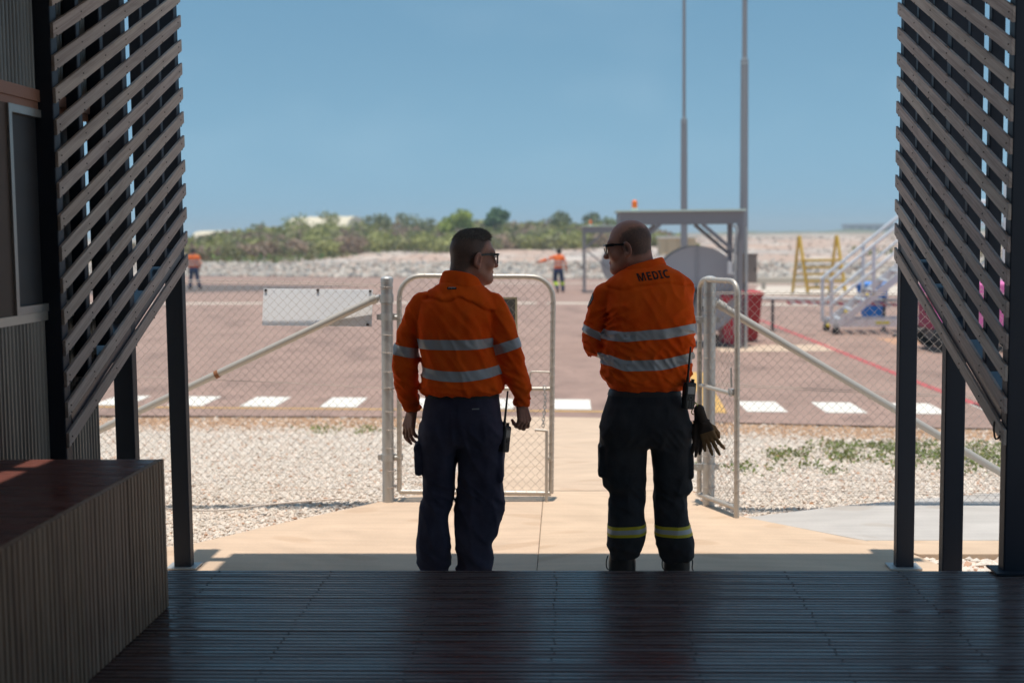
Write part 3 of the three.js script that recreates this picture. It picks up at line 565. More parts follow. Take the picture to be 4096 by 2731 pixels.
function boot(cx, cz, w, rows, turn = 0, s = 1) { // boot pointing to -z
  const leg = stack(rows), foot = ellipsoid([cx + turn * 0.09, 0.045, cz - 0.10], [w * 0.95, 0.05, 0.13]), heel = rboxSdf([cx, 0.03, cz + 0.01], [w * 0.8, 0.03, 0.055], 0.02), toe = ellipsoid([cx + turn * 0.15, 0.035, cz - 0.17], [w * 0.9, 0.035, 0.06]), sole = rboxSdf([cx + turn * 0.06, 0.014, cz - 0.07], [w * 0.95, 0.014, 0.15], 0.012);
  const f = (x, y, z) => { let d = smin(leg(x, y, z), foot(x, y, z), 0.04); d = smin(d, heel(x, y, z), 0.03); d = smin(d, toe(x, y, z), 0.03); d = Math.min(d, sole(x, y, z)); return Math.max(d, 0.002 - y); };
  return surfaceNets(f, [cx - 0.13, -0.02, cz - 0.27], [cx + 0.13, 0.30, cz + 0.12], 0.008);
}
function onSurface(f, x, y, z0 = 0.3) { let z = z0; for (let i = 0; i < 160 && z > -0.1; i++) { const d = f(x, y, z); if (d < 0.0005) break; z -= Math.min(0.02, Math.max(d * 0.6, 0.0008)); } return Math.max(z, 0); }
function textOn(str, size, x0, y0, ang, slant, f, push, stretch = 1) { // lettering laid on a cloth surface seen from +z
  const shapes = font.generateShapes(str, size), g0 = new THREE.ShapeGeometry(shapes, 6), p = g0.attributes.position, N = [];
  for (let i = 0; i < p.count; i++) { const u = p.getX(i) * stretch, v = p.getY(i); const x = x0 + (u + slant * v) * Math.cos(ang) - v * Math.sin(ang), y = y0 + (u + slant * v) * Math.sin(ang) + v * Math.cos(ang); const z = onSurface(f, x, y), e = 0.004, n = V(f(x + e, y, z) - f(x - e, y, z), f(x, y + e, z) - f(x, y - e, z), f(x, y, z + e) - f(x, y, z - e)).normalize(); p.setXYZ(i, x + n.x * push, y + n.y * push, z + n.z * push); }
  g0.computeVertexNormals(); return g0;
}

// ================================================================ man in navy trousers, arms down
{
  const man = thing('person', 'short-haired man in orange shirt and navy trousers, arms hanging, seen from behind', 'person', [-0.49, 0, -6.07], 0, 'emergency crew standing on the path');
  // shirt
  const torso = stack([[1.525, -0.092, 0.066, 0.005, 0.075], [1.50, -0.125, 0.095, 0.006, 0.088], [1.47, -0.165, 0.125, 0.008, 0.10], [1.43, -0.205, 0.155, 0.012, 0.118], [1.36, -0.214, 0.146, 0.016, 0.128], [1.28, -0.214, 0.134, 0.016, 0.130], [1.20, -0.210, 0.136, 0.008, 0.128], [1.11, -0.199, 0.160, 0.0, 0.126], [1.05, -0.203, 0.178, 0.002, 0.130], [1.01, -0.206, 0.186, 0.004, 0.133], [0.985, -0.192, 0.174, 0.002, 0.122]], 2.5, 0.014);
  const armL = stack([[1.475, -0.215, -0.125, 0.0, 0.055], [1.44, -0.249, -0.135, 0.0, 0.066], [1.37, -0.284, -0.168, 0.0, 0.068], [1.30, -0.309, -0.194, -0.002, 0.066], [1.23, -0.328, -0.212, -0.006, 0.064], [1.18, -0.337, -0.216, -0.008, 0.062], [1.12, -0.342, -0.225, -0.012, 0.060], [1.05, -0.338, -0.229, -0.024, 0.057], [0.97, -0.322, -0.230, -0.044, 0.050], [0.925, -0.309, -0.222, -0.056, 0.045], [0.895, -0.298, -0.217, -0.062, 0.042]], 2.1, 0.008);
  const armR = stack([[1.468, 0.09, 0.170, 0.0, 0.055], [1.44, 0.098, 0.196, 0.0, 0.066], [1.346, 0.118, 0.235, 0.0, 0.068], [1.255, 0.134, 0.260, -0.002, 0.066], [1.17, 0.150, 0.284, -0.006, 0.064], [1.11, 0.166, 0.297, -0.010, 0.062], [1.03, 0.203, 0.315, -0.018, 0.058], [0.97, 0.232, 0.309, -0.030, 0.050], [0.925, 0.235, 0.305, -0.038, 0.044]], 2.1, 0.008);
  const folds = (x, y, z) => {
    let w = 0;
    w += 0.006 * ridge(n3(x * 9 + y * 5, y * 2.5, z * 6)) * sm(0.98, 1.1, y);
    w += 0.007 * ridge(n3((x + y * 0.7) * 11 + 5, (y - x * 0.5) * 3.5, z * 5 + 3)) * sm(1.46, 1.2, y);
    w += 0.0010 * n3(x * 26, y * 17, z * 22 + 8);
    const armx = x > 0.06 ? x - 0.21 : -0.275 - x, onArm = Math.max(sm(0.075, 0.03, Math.abs(x - 0.24)) , sm(0.075, 0.03, Math.abs(x + 0.285)));
    w += onArm * 0.012 * ridge(n3(x * 6 + 20, y * 17 + x * 9, z * 7)) * (0.35 + 0.65 * sm(0.14, 0.02, Math.abs(y - 1.06)));
    w += 0.011 * ridge(n3(x * 8 + 40, y * 24, z * 8)) * sm(1.07, 1.0, y) * (1 - onArm);                 // blousing over the belt
    w += 0.006 * Math.max(0, Math.sin((x * 1.0 + 0.03) * 34 + n3(x * 3, y * 3, 1) * 2)) * sm(1.44, 1.36, y) * sm(1.10, 1.24, y) * sm(0.0, 0.08, z) * 1.0; // vertical drape between the shoulder blades
    return w;
  };
  const dT = (x, y, z) => torso(x, y, z), dA = (x, y, z) => Math.min(armL(x, y, z), armR(x, y, z));
  const yk = curve([[-0.30, 1.40], [-0.231, 1.427], [-0.18, 1.452], [-0.145, 1.456], [-0.069, 1.436], [-0.005, 1.456], [0.04, 1.434], [0.127, 1.395], [0.2, 1.37]]);
  const shirtF = (x, y, z) => smin(torso(x, y, z), dA(x, y, z), 0.022) - folds(x, y, z) + 0.006 + 0.007 * Math.exp(-(((y - yk(x) + 0.008) / 0.008) ** 2)) * sm(0.0, 0.03, z) * sm(0.02, -0.01, torso(x, y, z) - dA(x, y, z));
  const sg = surfaceNets(shirtF, [-0.40, 0.84, -0.22], [0.38, 1.56, 0.22], 0.0068);
  tint(sg, orangeDye); const shirt = part(man, 'shirt', sg, orange);
  const isT = (x, y, z) => dA(x, y, z) - dT(x, y, z) + 0.004;
  for (const s of [-1, 1]) part(shirt, 'seam', cutPatch(sg, [(x, y, z) => 0.0045 - Math.abs(dA(x, y, z) - dT(x, y, z)), (x, y, z) => z - 0.0, (x, y) => y - 1.30, x => s * (x + 0.03)], 0.0022), orange);
  const band = (top, bot, extra) => cutPatch(sg, [(x, y) => top(x) - y, (x, y) => y - bot(x), extra], 0.0016);
  part(shirt, 'reflective_band', band(x => 1.2545 + 0.02 * x * x, x => 1.2065 + 0.16 * (x + 0.04) ** 2, isT), silver);
  part(shirt, 'reflective_band', band(x => 1.105 + 0.55 * (x + 0.02) ** 2 + 0.012 * (x > 0 ? x : 0), x => 1.0565 + 0.6 * (x + 0.02) ** 2 + 0.02 * (x > 0 ? x : 0), isT), silver);
  part(shirt, 'sleeve_band', cutPatch(sg, [(x, y) => 1.204 - 0.21 * (x + 0.212) - y, (x, y) => y - (1.157 - 0.18 * (x + 0.212)), (x, y, z) => -isT(x, y, z) , x => -x], 0.0016), silver);
  part(shirt, 'sleeve_band', cutPatch(sg, [(x, y) => 1.216 + 0.31 * (x - 0.133) - y, (x, y) => y - (1.168 + 0.34 * (x - 0.147)), (x, y, z) => -isT(x, y, z), x => x], 0.0016), silver);
  part(shirt, 'yoke', cutPatch(sg, [(x, y) => y - yk(x), (x, y, z) => z - 0.012, isT], 0.005), orange);
  for (const [x, y, h] of [[-0.30, 0.912, 0.016], [0.271, 0.942, 0.016]]) part(shirt, 'cuff', cutPatch(sg, [(a, b) => y + h - b, (a, b) => b - (y - 0.03), (a, b, c) => -isT(a, b, c), a => Math.sign(x) * a], 0.003), orange);
  part(shirt, 'tag', (() => { const g = new THREE.PlaneGeometry(0.044, 0.010, 6, 1); const p = g.attributes.position; for (let i = 0; i < p.count; i++) { const x = p.getX(i) - 0.044, y = p.getY(i) + 1.493; p.setXYZ(i, x, y, onSurface(shirtF, x, y) + 0.0065); } return g; })(), black);
  part(shirt, 'tag_lettering', textOn('KingGee', 0.0058, -0.058, 1.4905, 0, 0.1, shirtF, 0.0072), std([0.5, 0.5, 0.5], 0.6));
  collar(man, [-0.007, 1.556, 0.004], 0.080, 0.068, -0.13, 0.10, 0.010, -0.035, orange, -0.2);
  // trousers
  const pelvis = stack([[1.005, -0.182, 0.165, 0.0, 0.112], [0.95, -0.196, 0.174, 0.004, 0.122], [0.87, -0.208, 0.182, 0.012, 0.130], [0.80, -0.210, 0.184, 0.010, 0.125], [0.745, -0.205, 0.178, 0.006, 0.11]], 2.5, 0.02);
  const legL = stack([[0.84, -0.205, -0.010, 0.006, 0.115], [0.72, -0.214, -0.034, 0.006, 0.100], [0.61, -0.212, -0.044, 0.0, 0.088], [0.51, -0.206, -0.058, -0.006, 0.080], [0.39, -0.226, -0.082, 0.004, 0.078], [0.27, -0.241, -0.072, 0.010, 0.080], [0.20, -0.235, -0.080, 0.010, 0.078], [0.126, -0.218, -0.092, 0.008, 0.072], [0.045, -0.210, -0.094, 0.004, 0.070]], 2.2);
  const legR = stack([[0.84, -0.02, 0.183, 0.006, 0.115], [0.72, -0.036, 0.179, 0.006, 0.100], [0.58, -0.040, 0.174, 0.0, 0.090], [0.48, -0.044, 0.178, -0.008, 0.084], [0.43, -0.050, 0.182, -0.006, 0.082], [0.31, -0.058, 0.150, 0.004, 0.078], [0.264, -0.050, 0.122, 0.008, 0.074], [0.19, -0.042, 0.126, 0.008, 0.076], [0.13, -0.040, 0.110, 0.006, 0.072], [0.05, -0.036, 0.102, 0.004, 0.068]], 2.2);
  const pocketL = rboxSdf([-0.222, 0.675, 0.005], [0.019, 0.078, 0.062], 0.014), pocketR = rboxSdf([0.170, 0.655, -0.005], [0.016, 0.085, 0.066], 0.013);
  const tf = (x, y, z) => {
    let w = 0.008 * ridge(n3((x + y * 0.35) * 8, y * 2.2 - x * 2, z * 5 + 50)) * sm(0.95, 0.8, y) + 0.0007 * n3(x * 24, y * 18, z * 22 + 60);
    w += 0.012 * ridge(n3(x * 3 + 70, y * 10 + x * 6, z * 4)) * sm(0.34, 0.14, y);
    w += 0.007 * ridge(n3(x * 6 + 90, (y + x * 0.5) * 13, z * 6)) * sm(0.12, 0.03, Math.abs(y - 0.50));
    w += 0.005 * ridge(n3(x * 7 + 30, (y + Math.abs(x) * 0.8) * 16, z * 5)) * sm(0.09, 0.02, Math.abs(y - 0.76)) * sm(0, 0.05, z);
    return w;
  };
  const legs = (x, y, z) => Math.min(legL(x, y, z), legR(x, y, z));
  const trF = (x, y, z) => { let d = smin(pelvis(x, y, z), legs(x, y, z), 0.03); d = smin(d, Math.min(pocketL(x, y, z), pocketR(x, y, z)), 0.006); return d - tf(x, y, z) + 0.004; };
  const tg = surfaceNets(trF, [-0.30, 0.0, -0.20], [0.26, 1.05, 0.22], 0.0075);
  tint(tg, navyDye); const tr = part(man, 'trousers', tg, navyCloth);
  part(tr, 'seam', cutPatch(tg, [x => 0.0035 - Math.abs(x + 0.018), (x, y) => y - 0.74, (x, y, z) => z - 0.05], 0.0025), navyCloth);
  part(tr, 'belt', cutPatch(tg, [(x, y) => 1.002 - y, (x, y) => y - 0.972], 0.004), leather);
  for (const s of [[-0.165, -0.060], [0.030, 0.135]]) part(tr, 'back_pocket', cutPatch(tg, [x => x - s[0], x => s[1] - x, (x, y) => 0.935 - y, (x, y) => y - 0.79 - 0.25 * Math.abs(x - (s[0] + s[1]) / 2), (x, y, z) => z - 0.03], 0.0028), navyCloth);
  part(tr, 'pocket_tag', (() => { const g = new THREE.PlaneGeometry(0.034, 0.006, 4, 1), p = g.attributes.position; for (let i = 0; i < p.count; i++) { const x = p.getX(i) + 0.062, y = p.getY(i) + 0.929; p.setXYZ(i, x, y, onSurface(trF, x, y) + 0.005); } return g; })(), std([0.30, 0.30, 0.30], 0.7));
  // boots
  for (const [cx, rows] of [[-0.150, [[0.17, -0.195, -0.10, 0.0, 0.055], [0.09, -0.195, -0.102, 0.0, 0.052], [0.03, -0.19, -0.11, 0, 0.05]]], [0.035, [[0.17, -0.012, 0.082, 0.0, 0.055], [0.09, -0.012, 0.08, 0.0, 0.052], [0.03, -0.01, 0.075, 0, 0.05]]]]) part(man, 'boot', boot(cx, 0, 0.048, rows, cx < 0 ? -0.15 : 0.35), std([0.10, 0.055, 0.03], 0.6));
  part(man, 'bootlace', tube([[0.088, 0.155, -0.01], [0.108, 0.172, -0.012], [0.118, 0.15, -0.01], [0.112, 0.128, -0.008], [0.092, 0.135, -0.012]], 0.0022, 20, 5), std([0.03, 0.025, 0.02], 0.8));
  // body: head, neck, hands and the frame beneath the clothes
  const HM = headBasis([0.90, -0.44], 0.04, 0.02).scale(V(1.04, 1.045, 1.04)), hp = [0.052, 1.638, -0.012];
  const hf = headField(), hg = surfaceNets(hf, [-0.11, -0.24, -0.15], [0.11, 0.14, 0.14], 0.0034);
  tint(hg, (x, y, z) => {
    let c = SKIN; const redEar = sm(0.076, 0.088, Math.abs(x)) * sm(0.05, 0.0, Math.abs(y + 0.01)); c = mix3(c, [0.50, 0.19, 0.14], redEar * 0.5);
    c = mix3(c, [0.45, 0.18, 0.13], sm(0.09, 0.115, z) * 0.6);
    const hl = z > 0.045 ? 0.07 : z > -0.005 ? lerp(-0.005, 0.07, (z + 0.005) / 0.05) : lerp(-0.13, -0.05, sm(-0.12, -0.02, z)); // razored sides: short hair stippled on the skin
    const st = sm(hl - 0.012, hl + 0.03, y) * (1 - sm(0.080, 0.086, Math.abs(x)) * 0.8); c = mix3(c, [0.075, 0.056, 0.045], st * (0.84 + 0.14 * n3(x * 300, y * 300, z * 300)));
    if (y < -0.05 && z > 0.02) c = mix3(c, [0.30, 0.165, 0.125], 0.35 * sm(-0.05, -0.08, y) * (0.7 + 0.3 * n3(x * 350, y * 350, z * 350)));
    return c.map(v => v * (1 + 0.06 * n3(x * 60, y * 60, z * 60)));
  });
  const hl = handField(-1, [0.30, 0.34, 0.40, 0.46], 0.35), hr = handField(1, [0.75, 0.9, 1.0, 1.05], 0.8);
  const skinTint = g => tint(g, (x, y, z) => SKIN.map(v => v * (0.92 + 0.10 * n3(x * 70, y * 70, z * 70))));
  const handBox = [[-0.085, -0.21, -0.09], [0.085, 0.075, 0.06]];
  const gl = skinTint(surfaceNets(hl, ...handBox, 0.0032)), gr = skinTint(surfaceNets(hr, ...handBox, 0.0032));
  const core = skinTint(bodyCore([[[0, 1.50, 0], [-0.03, 1.10, 0], 0.06, 0.085], [[-0.15, 1.42, 0], [0.11, 1.42, 0], 0.05, 0.05], [[-0.03, 1.1, 0], [-0.01, 0.9, 0], 0.085, 0.08], [[-0.19, 1.40, 0], [-0.283, 1.13, -0.012], 0.036, 0.034], [[-0.283, 1.13, -0.012], [-0.258, 0.90, -0.06], 0.032, 0.024], [[0.145, 1.40, 0], [0.235, 1.10, -0.012], 0.036, 0.034], [[0.235, 1.10, -0.012], [0.268, 0.93, -0.036], 0.032, 0.024], [[-0.10, 0.86, 0], [-0.135, 0.48, 0], 0.07, 0.05], [[-0.135, 0.48, 0], [-0.15, 0.08, 0], 0.048, 0.034], [[0.07, 0.86, 0], [0.07, 0.48, 0], 0.07, 0.05], [[0.07, 0.48, 0], [0.035, 0.08, 0], 0.048, 0.034]]));
  const body = part(man, 'body', merge([placed(hg, hp, HM), placed(gl, [-0.257, 0.905, -0.060], eul(-0.12, -0.75, -0.16)), placed(gr, [0.270, 0.938, -0.036], eul(-0.10, 0.75, 0.10)), core]), skinMat);
  // hair: cropped, standing up a little at the front
  const hairF = (x, y, z) => {
    const top = sm(0.062, 0.105, y), front = sm(-0.02, 0.06, z), th = -0.002 + 0.005 * top + 0.008 * top * front;
    const line = z > 0.05 ? 0.080 : z > 0.0 ? lerp(0.062, 0.080, z / 0.05) : 0.062;
    const fuzz = 0.0035 * n3(x * 130, y * 60, z * 130) * top + 0.0012 * n3(x * 280, y * 280, z * 280);
    return smax(hf(x, y, z) - th - fuzz, line - y, 0.006);
  };
  const hairG = surfaceNets(hairF, [-0.10, 0.0, -0.14], [0.10, 0.165, 0.13], 0.0034);
  const strands = []; const ph = hairG.attributes.position, nh = hairG.attributes.normal;
  for (let k = 0; k < 5200; k++) { const i = Math.floor(rnd() * ph.count), y = ph.getY(i), z = ph.getZ(i); if (y < 0.062) continue; const L = rr(0.004, 0.011) * (0.7 + 0.9 * sm(-0.02, 0.06, z)); const a = [ph.getX(i), y, z], n = V(nh.getX(i) + rr(-0.4, 0.4), nh.getY(i) + rr(0, 0.4), nh.getZ(i) + rr(-0.2, 0.6)).normalize(); strands.push(rod(a, [a[0] + n.x * L, a[1] + n.y * L, a[2] + n.z * L], 0.0009, 3, 0.0003)); }
  const hairAll = merge([hairG, ...strands]); tint(hairAll, (x, y, z) => mix3([0.10, 0.082, 0.068], [0.25, 0.22, 0.195], clamp(0.45 + 0.6 * n3(x * 160, y * 90, z * 160)))); // dark hair flecked with grey
  part(man, 'hair', placed(hairAll, hp, HM), hairMat);
  glasses(man, HM, hp, new THREE.MeshStandardMaterial({ color: lin(0.12, 0.12, 0.13), roughness: 0.08, metalness: 0.6 }));
}
// ================================================================ bald man with MEDIC across his shoulders, arms folded
{
  const man = thing('person', 'bald man in orange shirt lettered MEDIC and black trousers, arms folded, seen from behind', 'person', [0.39, 0, -6.07], 0, 'emergency crew standing on the path');
  const torso = stack([[1.605, -0.085, 0.045, 0.0, 0.07], [1.58, -0.110, 0.100, 0.004, 0.085], [1.555, -0.150, 0.146, 0.010, 0.102], [1.51, -0.200, 0.180, 0.016, 0.122], [1.45, -0.205, 0.196, 0.022, 0.136], [1.387, -0.200, 0.207, 0.026, 0.142], [1.30, -0.206, 0.209, 0.022, 0.142], [1.236, -0.212, 0.203, 0.016, 0.140], [1.17, -0.220, 0.197, 0.008, 0.138], [1.115, -0.221, 0.194, 0.004, 0.138], [1.054, -0.214, 0.185, 0.004, 0.136], [1.022, -0.192, 0.166, 0.002, 0.126], [0.998, -0.178, 0.146, 0.0, 0.116]], 2.5, 0.012);
  const armL = stack([[1.515, -0.225, -0.14, 0.0, 0.055], [1.478, -0.261, -0.150, 0.0, 0.068], [1.418, -0.280, -0.170, -0.006, 0.070], [1.376, -0.294, -0.182, -0.010, 0.068], [1.297, -0.307, -0.198, -0.020, 0.066], [1.23, -0.303, -0.206, -0.030, 0.062], [1.175, -0.286, -0.214, -0.036, 0.056]], 2.1, 0.02);
  const foreL = capsule([-0.252, 1.212, -0.045], [-0.02, 1.25, -0.235], 0.050, 0.040);
  const upR = capsule([0.150, 1.47, 0.0], [0.158, 1.24, -0.13], 0.066, 0.054), foreR = capsule([0.158, 1.235, -0.13], [-0.09, 1.28, -0.245], 0.050, 0.040);
  const arms = (x, y, z) => Math.min(smin(armL(x, y, z), foreL(x, y, z), 0.03), smin(upR(x, y, z), foreR(x, y, z), 0.03));
  const folds = (x, y, z) => {
    let w = 0.0055 * ridge(n3(x * 8 + 4, y * 7 + x * 3, z * 6 + 11)) + 0.0010 * n3(x * 24, y * 18, z * 22 + 18);
    w += 0.0095 * ridge(n3((x - y * 0.9) * 6 + 15, (y + x * 0.9) * 15, z * 5)) * sm(1.34, 1.2, y) * sm(1.0, 1.06, y);
    w += 0.010 * ridge(n3((x + y * 0.5) * 5 + 25, (y * 1.2 - x * 0.55) * 15, z * 5 + 2)) * sm(-0.02, -0.12, x) * sm(1.46, 1.38, y) * sm(1.18, 1.28, y);
    w += 0.0075 * ridge(n3(x * 7 + 30, (y - x * 0.35) * 22, z * 7)) * sm(-0.20, -0.235, x) * sm(1.34, 1.24, y);
    w += 0.008 * ridge(n3(x * 9 + 40, y * 22, z * 8 + 6)) * sm(1.08, 1.02, y);
    w += 0.008 * ridge(n3((x - 0.1) * 6, y * 19, z * 6 + 33)) * sm(0.10, 0.17, x) * sm(1.43, 1.3, y);
    return w;
  };
  const yk = curve([[-0.32, 1.50], [-0.228, 1.500], [-0.126, 1.484], [-0.048, 1.502], [0.072, 1.513], [0.167, 1.503], [0.25, 1.48]]);
  const shirtF = (x, y, z) => smin(torso(x, y, z), arms(x, y, z), 0.02) - folds(x, y, z) + 0.006 + 0.004 * Math.exp(-(((y - yk(x) + 0.006) / 0.007) ** 2)) * sm(0.0, 0.03, z) * sm(0.02, -0.01, torso(x, y, z) - armL(x, y, z));
  const sg = surfaceNets(shirtF, [-0.37, 0.96, -0.33], [0.28, 1.62, 0.24], 0.0068);
  tint(sg, orangeDye); const shirt = part(man, 'shirt', sg, orange);
  part(shirt, 'seam', cutPatch(sg, [(x, y, z) => 0.0045 - Math.abs(armL(x, y, z) - torso(x, y, z)), (x, y, z) => z - 0.0, (x, y) => y - 1.30], 0.0022), orange);
  const aL = (x, y, z) => armL(x, y, z), isT = (x, y, z) => Math.min(aL(x, y, z)) - torso(x, y, z) + 0.004, back = (x, y, z) => z + 0.07;
  const uT = curve([[-0.23, 1.297], [-0.19, 1.290], [-0.12, 1.287], [0.02, 1.297], [0.21, 1.318]]), lT = curve([[-0.24, 1.183], [-0.2, 1.175], [-0.11, 1.153], [0.02, 1.156], [0.22, 1.186]]);
  part(shirt, 'reflective_band', cutPatch(sg, [(x, y) => uT(x) - y, (x, y) => y - uT(x) + 0.046, isT, back], 0.0016), silver);
  part(shirt, 'reflective_band', cutPatch(sg, [(x, y) => lT(x) - y, (x, y) => y - lT(x) + 0.05, isT, back], 0.0016), silver);
  part(shirt, 'sleeve_band', cutPatch(sg, [(x, y) => 1.266 - 0.50 * (x + 0.211) - y, (x, y) => y - (1.229 - 0.47 * (x + 0.211)), (x, y, z) => torso(x, y, z) - aL(x, y, z) - 0.004, (x, y, z) => foreL(x, y, z) - aL(x, y, z)], 0.0016), silver);
  part(shirt, 'yoke', cutPatch(sg, [(x, y) => y - yk(x), (x, y, z) => z - 0.015, isT], 0.0025), orange);
  part(shirt, 'lettering', textOn('MEDIC', 0.036, -0.058, 1.5165, 0.11, -0.22, shirtF, 0.0052, 0.93), std([0.012, 0.010, 0.010], 0.8));
  // woven patch on the sleeve
  const pc = [-0.272, 1.428], inEl = (k, ky = 1) => (x, y, z) => 1 - ((z - 0.015) / (0.024 * k)) ** 2 - ((y - pc[1]) / (0.034 * k * ky)) ** 2, out = x => -0.20 - x;
  const patch = part(shirt, 'sleeve_patch', cutPatch(sg, [inEl(1), out], 0.002), std([0.012, 0.012, 0.014], 0.8));
  part(patch, 'patch_emblem', cutPatch(sg, [inEl(0.78), (x, y, z) => -inEl(0.6)(x, y, z), out], 0.0026), std([0.42, 0.42, 0.44], 0.7));
  part(patch, 'patch_emblem', cutPatch(sg, [(x, y, z) => 0.006 - Math.abs(z - 0.015 + (y - pc[1]) * 0.35), (x, y, z) => 0.018 - Math.abs(y - pc[1]), out], 0.003), std([0.45, 0.34, 0.18], 0.7));
  collar(man, [-0.030, 1.607, 0.0], 0.090, 0.072, 0.24, 0.05, 0.004, -0.030, orange, 0.35);
  // trousers
  const pelvis = stack([[1.015, -0.190, 0.142, 0.0, 0.112], [0.95, -0.208, 0.164, 0.006, 0.126], [0.909, -0.221, 0.184, 0.012, 0.134], [0.847, -0.233, 0.194, 0.016, 0.140], [0.79, -0.232, 0.194, 0.012, 0.132], [0.735, -0.226, 0.188, 0.004, 0.112]], 2.5, 0.02);
  const legL = stack([[0.84, -0.228, -0.006, 0.008, 0.122], [0.746, -0.231, -0.008, 0.006, 0.108], [0.60, -0.228, -0.014, 0.0, 0.095], [0.538, -0.210, -0.016, -0.006, 0.086], [0.503, -0.192, -0.019, -0.008, 0.08], [0.42, -0.199, -0.024, 0.0, 0.082], [0.357, -0.199, -0.018, 0.006, 0.084], [0.306, -0.199, -0.018, 0.008, 0.084], [0.26, -0.199, -0.028, 0.008, 0.080], [0.225, -0.192, -0.050, 0.006, 0.074], [0.19, -0.190, -0.062, 0.004, 0.070]], 2.3, 0.01);
  const legR = stack([[0.84, 0.0, 0.193, 0.008, 0.122], [0.72, 0.002, 0.193, 0.006, 0.106], [0.60, 0.018, 0.196, 0.0, 0.095], [0.526, 0.022, 0.197, -0.006, 0.086], [0.484, 0.023, 0.174, -0.008, 0.08], [0.42, 0.024, 0.181, 0.0, 0.082], [0.36, 0.024, 0.190, 0.006, 0.084], [0.306, 0.026, 0.201, 0.008, 0.086], [0.25, 0.034, 0.212, 0.008, 0.082], [0.205, 0.052, 0.206, 0.006, 0.074], [0.18, 0.058, 0.198, 0.004, 0.070]], 2.3, 0.01);
  const pL = rboxSdf([-0.226, 0.665, 0.0], [0.016, 0.075, 0.065], 0.012), pR = rboxSdf([0.190, 0.66, 0.0], [0.014, 0.075, 0.065], 0.012);
  const tf = (x, y, z) => {
    let w = 0.008 * ridge(n3((x - y * 0.35) * 8 + 3, y * 2.2 + x * 2, z * 5 + 150)) * sm(0.95, 0.8, y) + 0.0007 * n3(x * 24, y * 18, z * 22 + 160);
    w += 0.010 * ridge(n3(x * 3 + 170, y * 11 + x * 5, z * 4)) * sm(0.30, 0.22, y);
    w += 0.008 * ridge(n3(x * 6 + 190, (y + x * 0.6) * 12, z * 6)) * sm(0.13, 0.03, Math.abs(y - 0.50));
    w += 0.006 * ridge(n3(x * 7 + 130, (y + Math.abs(x) * 0.9) * 15, z * 5)) * sm(0.10, 0.02, Math.abs(y - 0.77)) * sm(0, 0.05, z);
    return w;
  };
  const trF = (x, y, z) => { let d = smin(pelvis(x, y, z), Math.min(legL(x, y, z), legR(x, y, z)), 0.025); d = smin(d, Math.min(pL(x, y, z), pR(x, y, z)), 0.006); return d - tf(x, y, z) + 0.004; };
  const tg = surfaceNets(trF, [-0.30, 0.15, -0.20], [0.27, 1.06, 0.23], 0.0075);
  tint(tg, blackDye); const tr = part(man, 'trousers', tg, blackCloth);
  part(tr, 'seam', cutPatch(tg, [x => 0.0035 - Math.abs(x + 0.004), (x, y) => y - 0.75, (x, y, z) => z - 0.05], 0.0025), blackCloth);
  part(tr, 'belt', cutPatch(tg, [(x, y) => 1.012 - y, (x, y) => y - 0.978], 0.004), leather);
  part(tr, 'hip_pocket', cutPatch(tg, [x => x - 0.075, x => 0.165 - x, (x, y) => 0.925 - y + 0.1 * x, (x, y) => y - 0.868 - 0.12 * Math.abs(x - 0.12), (x, y, z) => z - 0.02], 0.004), blackCloth);
  for (const s of [-1, 1]) {
    const side = x => s * (x - 0.003), b = (lo, hi) => cutPatch(tg, [(x, y) => hi + (s < 0 ? 0.045 : -0.03) * (x - s * 0.11) - y, (x, y) => y - lo - (s < 0 ? 0.045 : -0.03) * (x - s * 0.11), side], 0.0018);
    part(tr, 'leg_tape', b(0.308, 0.322), limeTape); part(tr, 'leg_tape', b(0.322, 0.343), silver); part(tr, 'leg_tape', b(0.343, 0.358), limeTape);
  }
  for (const [cx, l, r] of [[-0.131, -0.196, -0.066], [0.129, 0.066, 0.192]]) part(man, 'boot', boot(cx, 0, 0.055, [[0.245, l + 0.012, r - 0.012, 0.0, 0.058], [0.17, l, r, 0.0, 0.062], [0.09, l + 0.004, r - 0.004, 0.002, 0.06], [0.03, l + 0.006, r - 0.006, 0.002, 0.058]], cx < 0 ? -0.3 : 0.3), std([0.016, 0.016, 0.017], 0.42));
  for (const [x0, s] of [[-0.2, -1], [0.066, -1], [0.194, 1]]) part(man, 'boot_loop', tube([[x0, 0.205, 0.02], [x0 + s * 0.008, 0.18, 0.03], [x0 + s * 0.006, 0.15, 0.035], [x0 + 0.01, 0.14, 0.05]], 0.003, 14, 5), black);
  // body
  const HM = headBasis([-0.972, -0.235], 0.10, 0.0).scale(V(1.0, 1.02, 1.0)), hp = [-0.098, 1.679, -0.010];
  const hf = headField(), hg = surfaceNets(hf, [-0.11, -0.24, -0.15], [0.11, 0.14, 0.14], 0.0034);
  tint(hg, (x, y, z) => {
    let c = SKIN; c = mix3(c, [0.48, 0.20, 0.15], sm(0.078, 0.090, Math.abs(x)) * sm(0.05, 0.0, Math.abs(y + 0.01)) * 0.5); c = mix3(c, [0.47, 0.19, 0.14], sm(0.09, 0.115, z) * 0.55 + sm(0.1, 0.118, y) * 0.25);
    const e = ((z + 0.055) / 0.085) ** 2 + ((y - 0.018) / 0.070) ** 2;                // clipped stubble round the back and sides
    const rim = sm(1.15, 0.55, e + 0.12 * n3(x * 50, y * 50, z * 50)) * (1 - sm(0.083, 0.09, Math.abs(x)) * 0.7); c = mix3(c, [0.060, 0.042, 0.036], rim * (0.82 + 0.14 * n3(x * 320, y * 320, z * 320)));
    if (y < -0.05 && z > 0.02) c = mix3(c, [0.28, 0.155, 0.12], 0.25 * sm(-0.05, -0.08, y));
    if (Math.abs(x) < 0.026 && y < -0.058 && y > -0.086 && z > 0.078) c = [0.42, 0.15, 0.13];
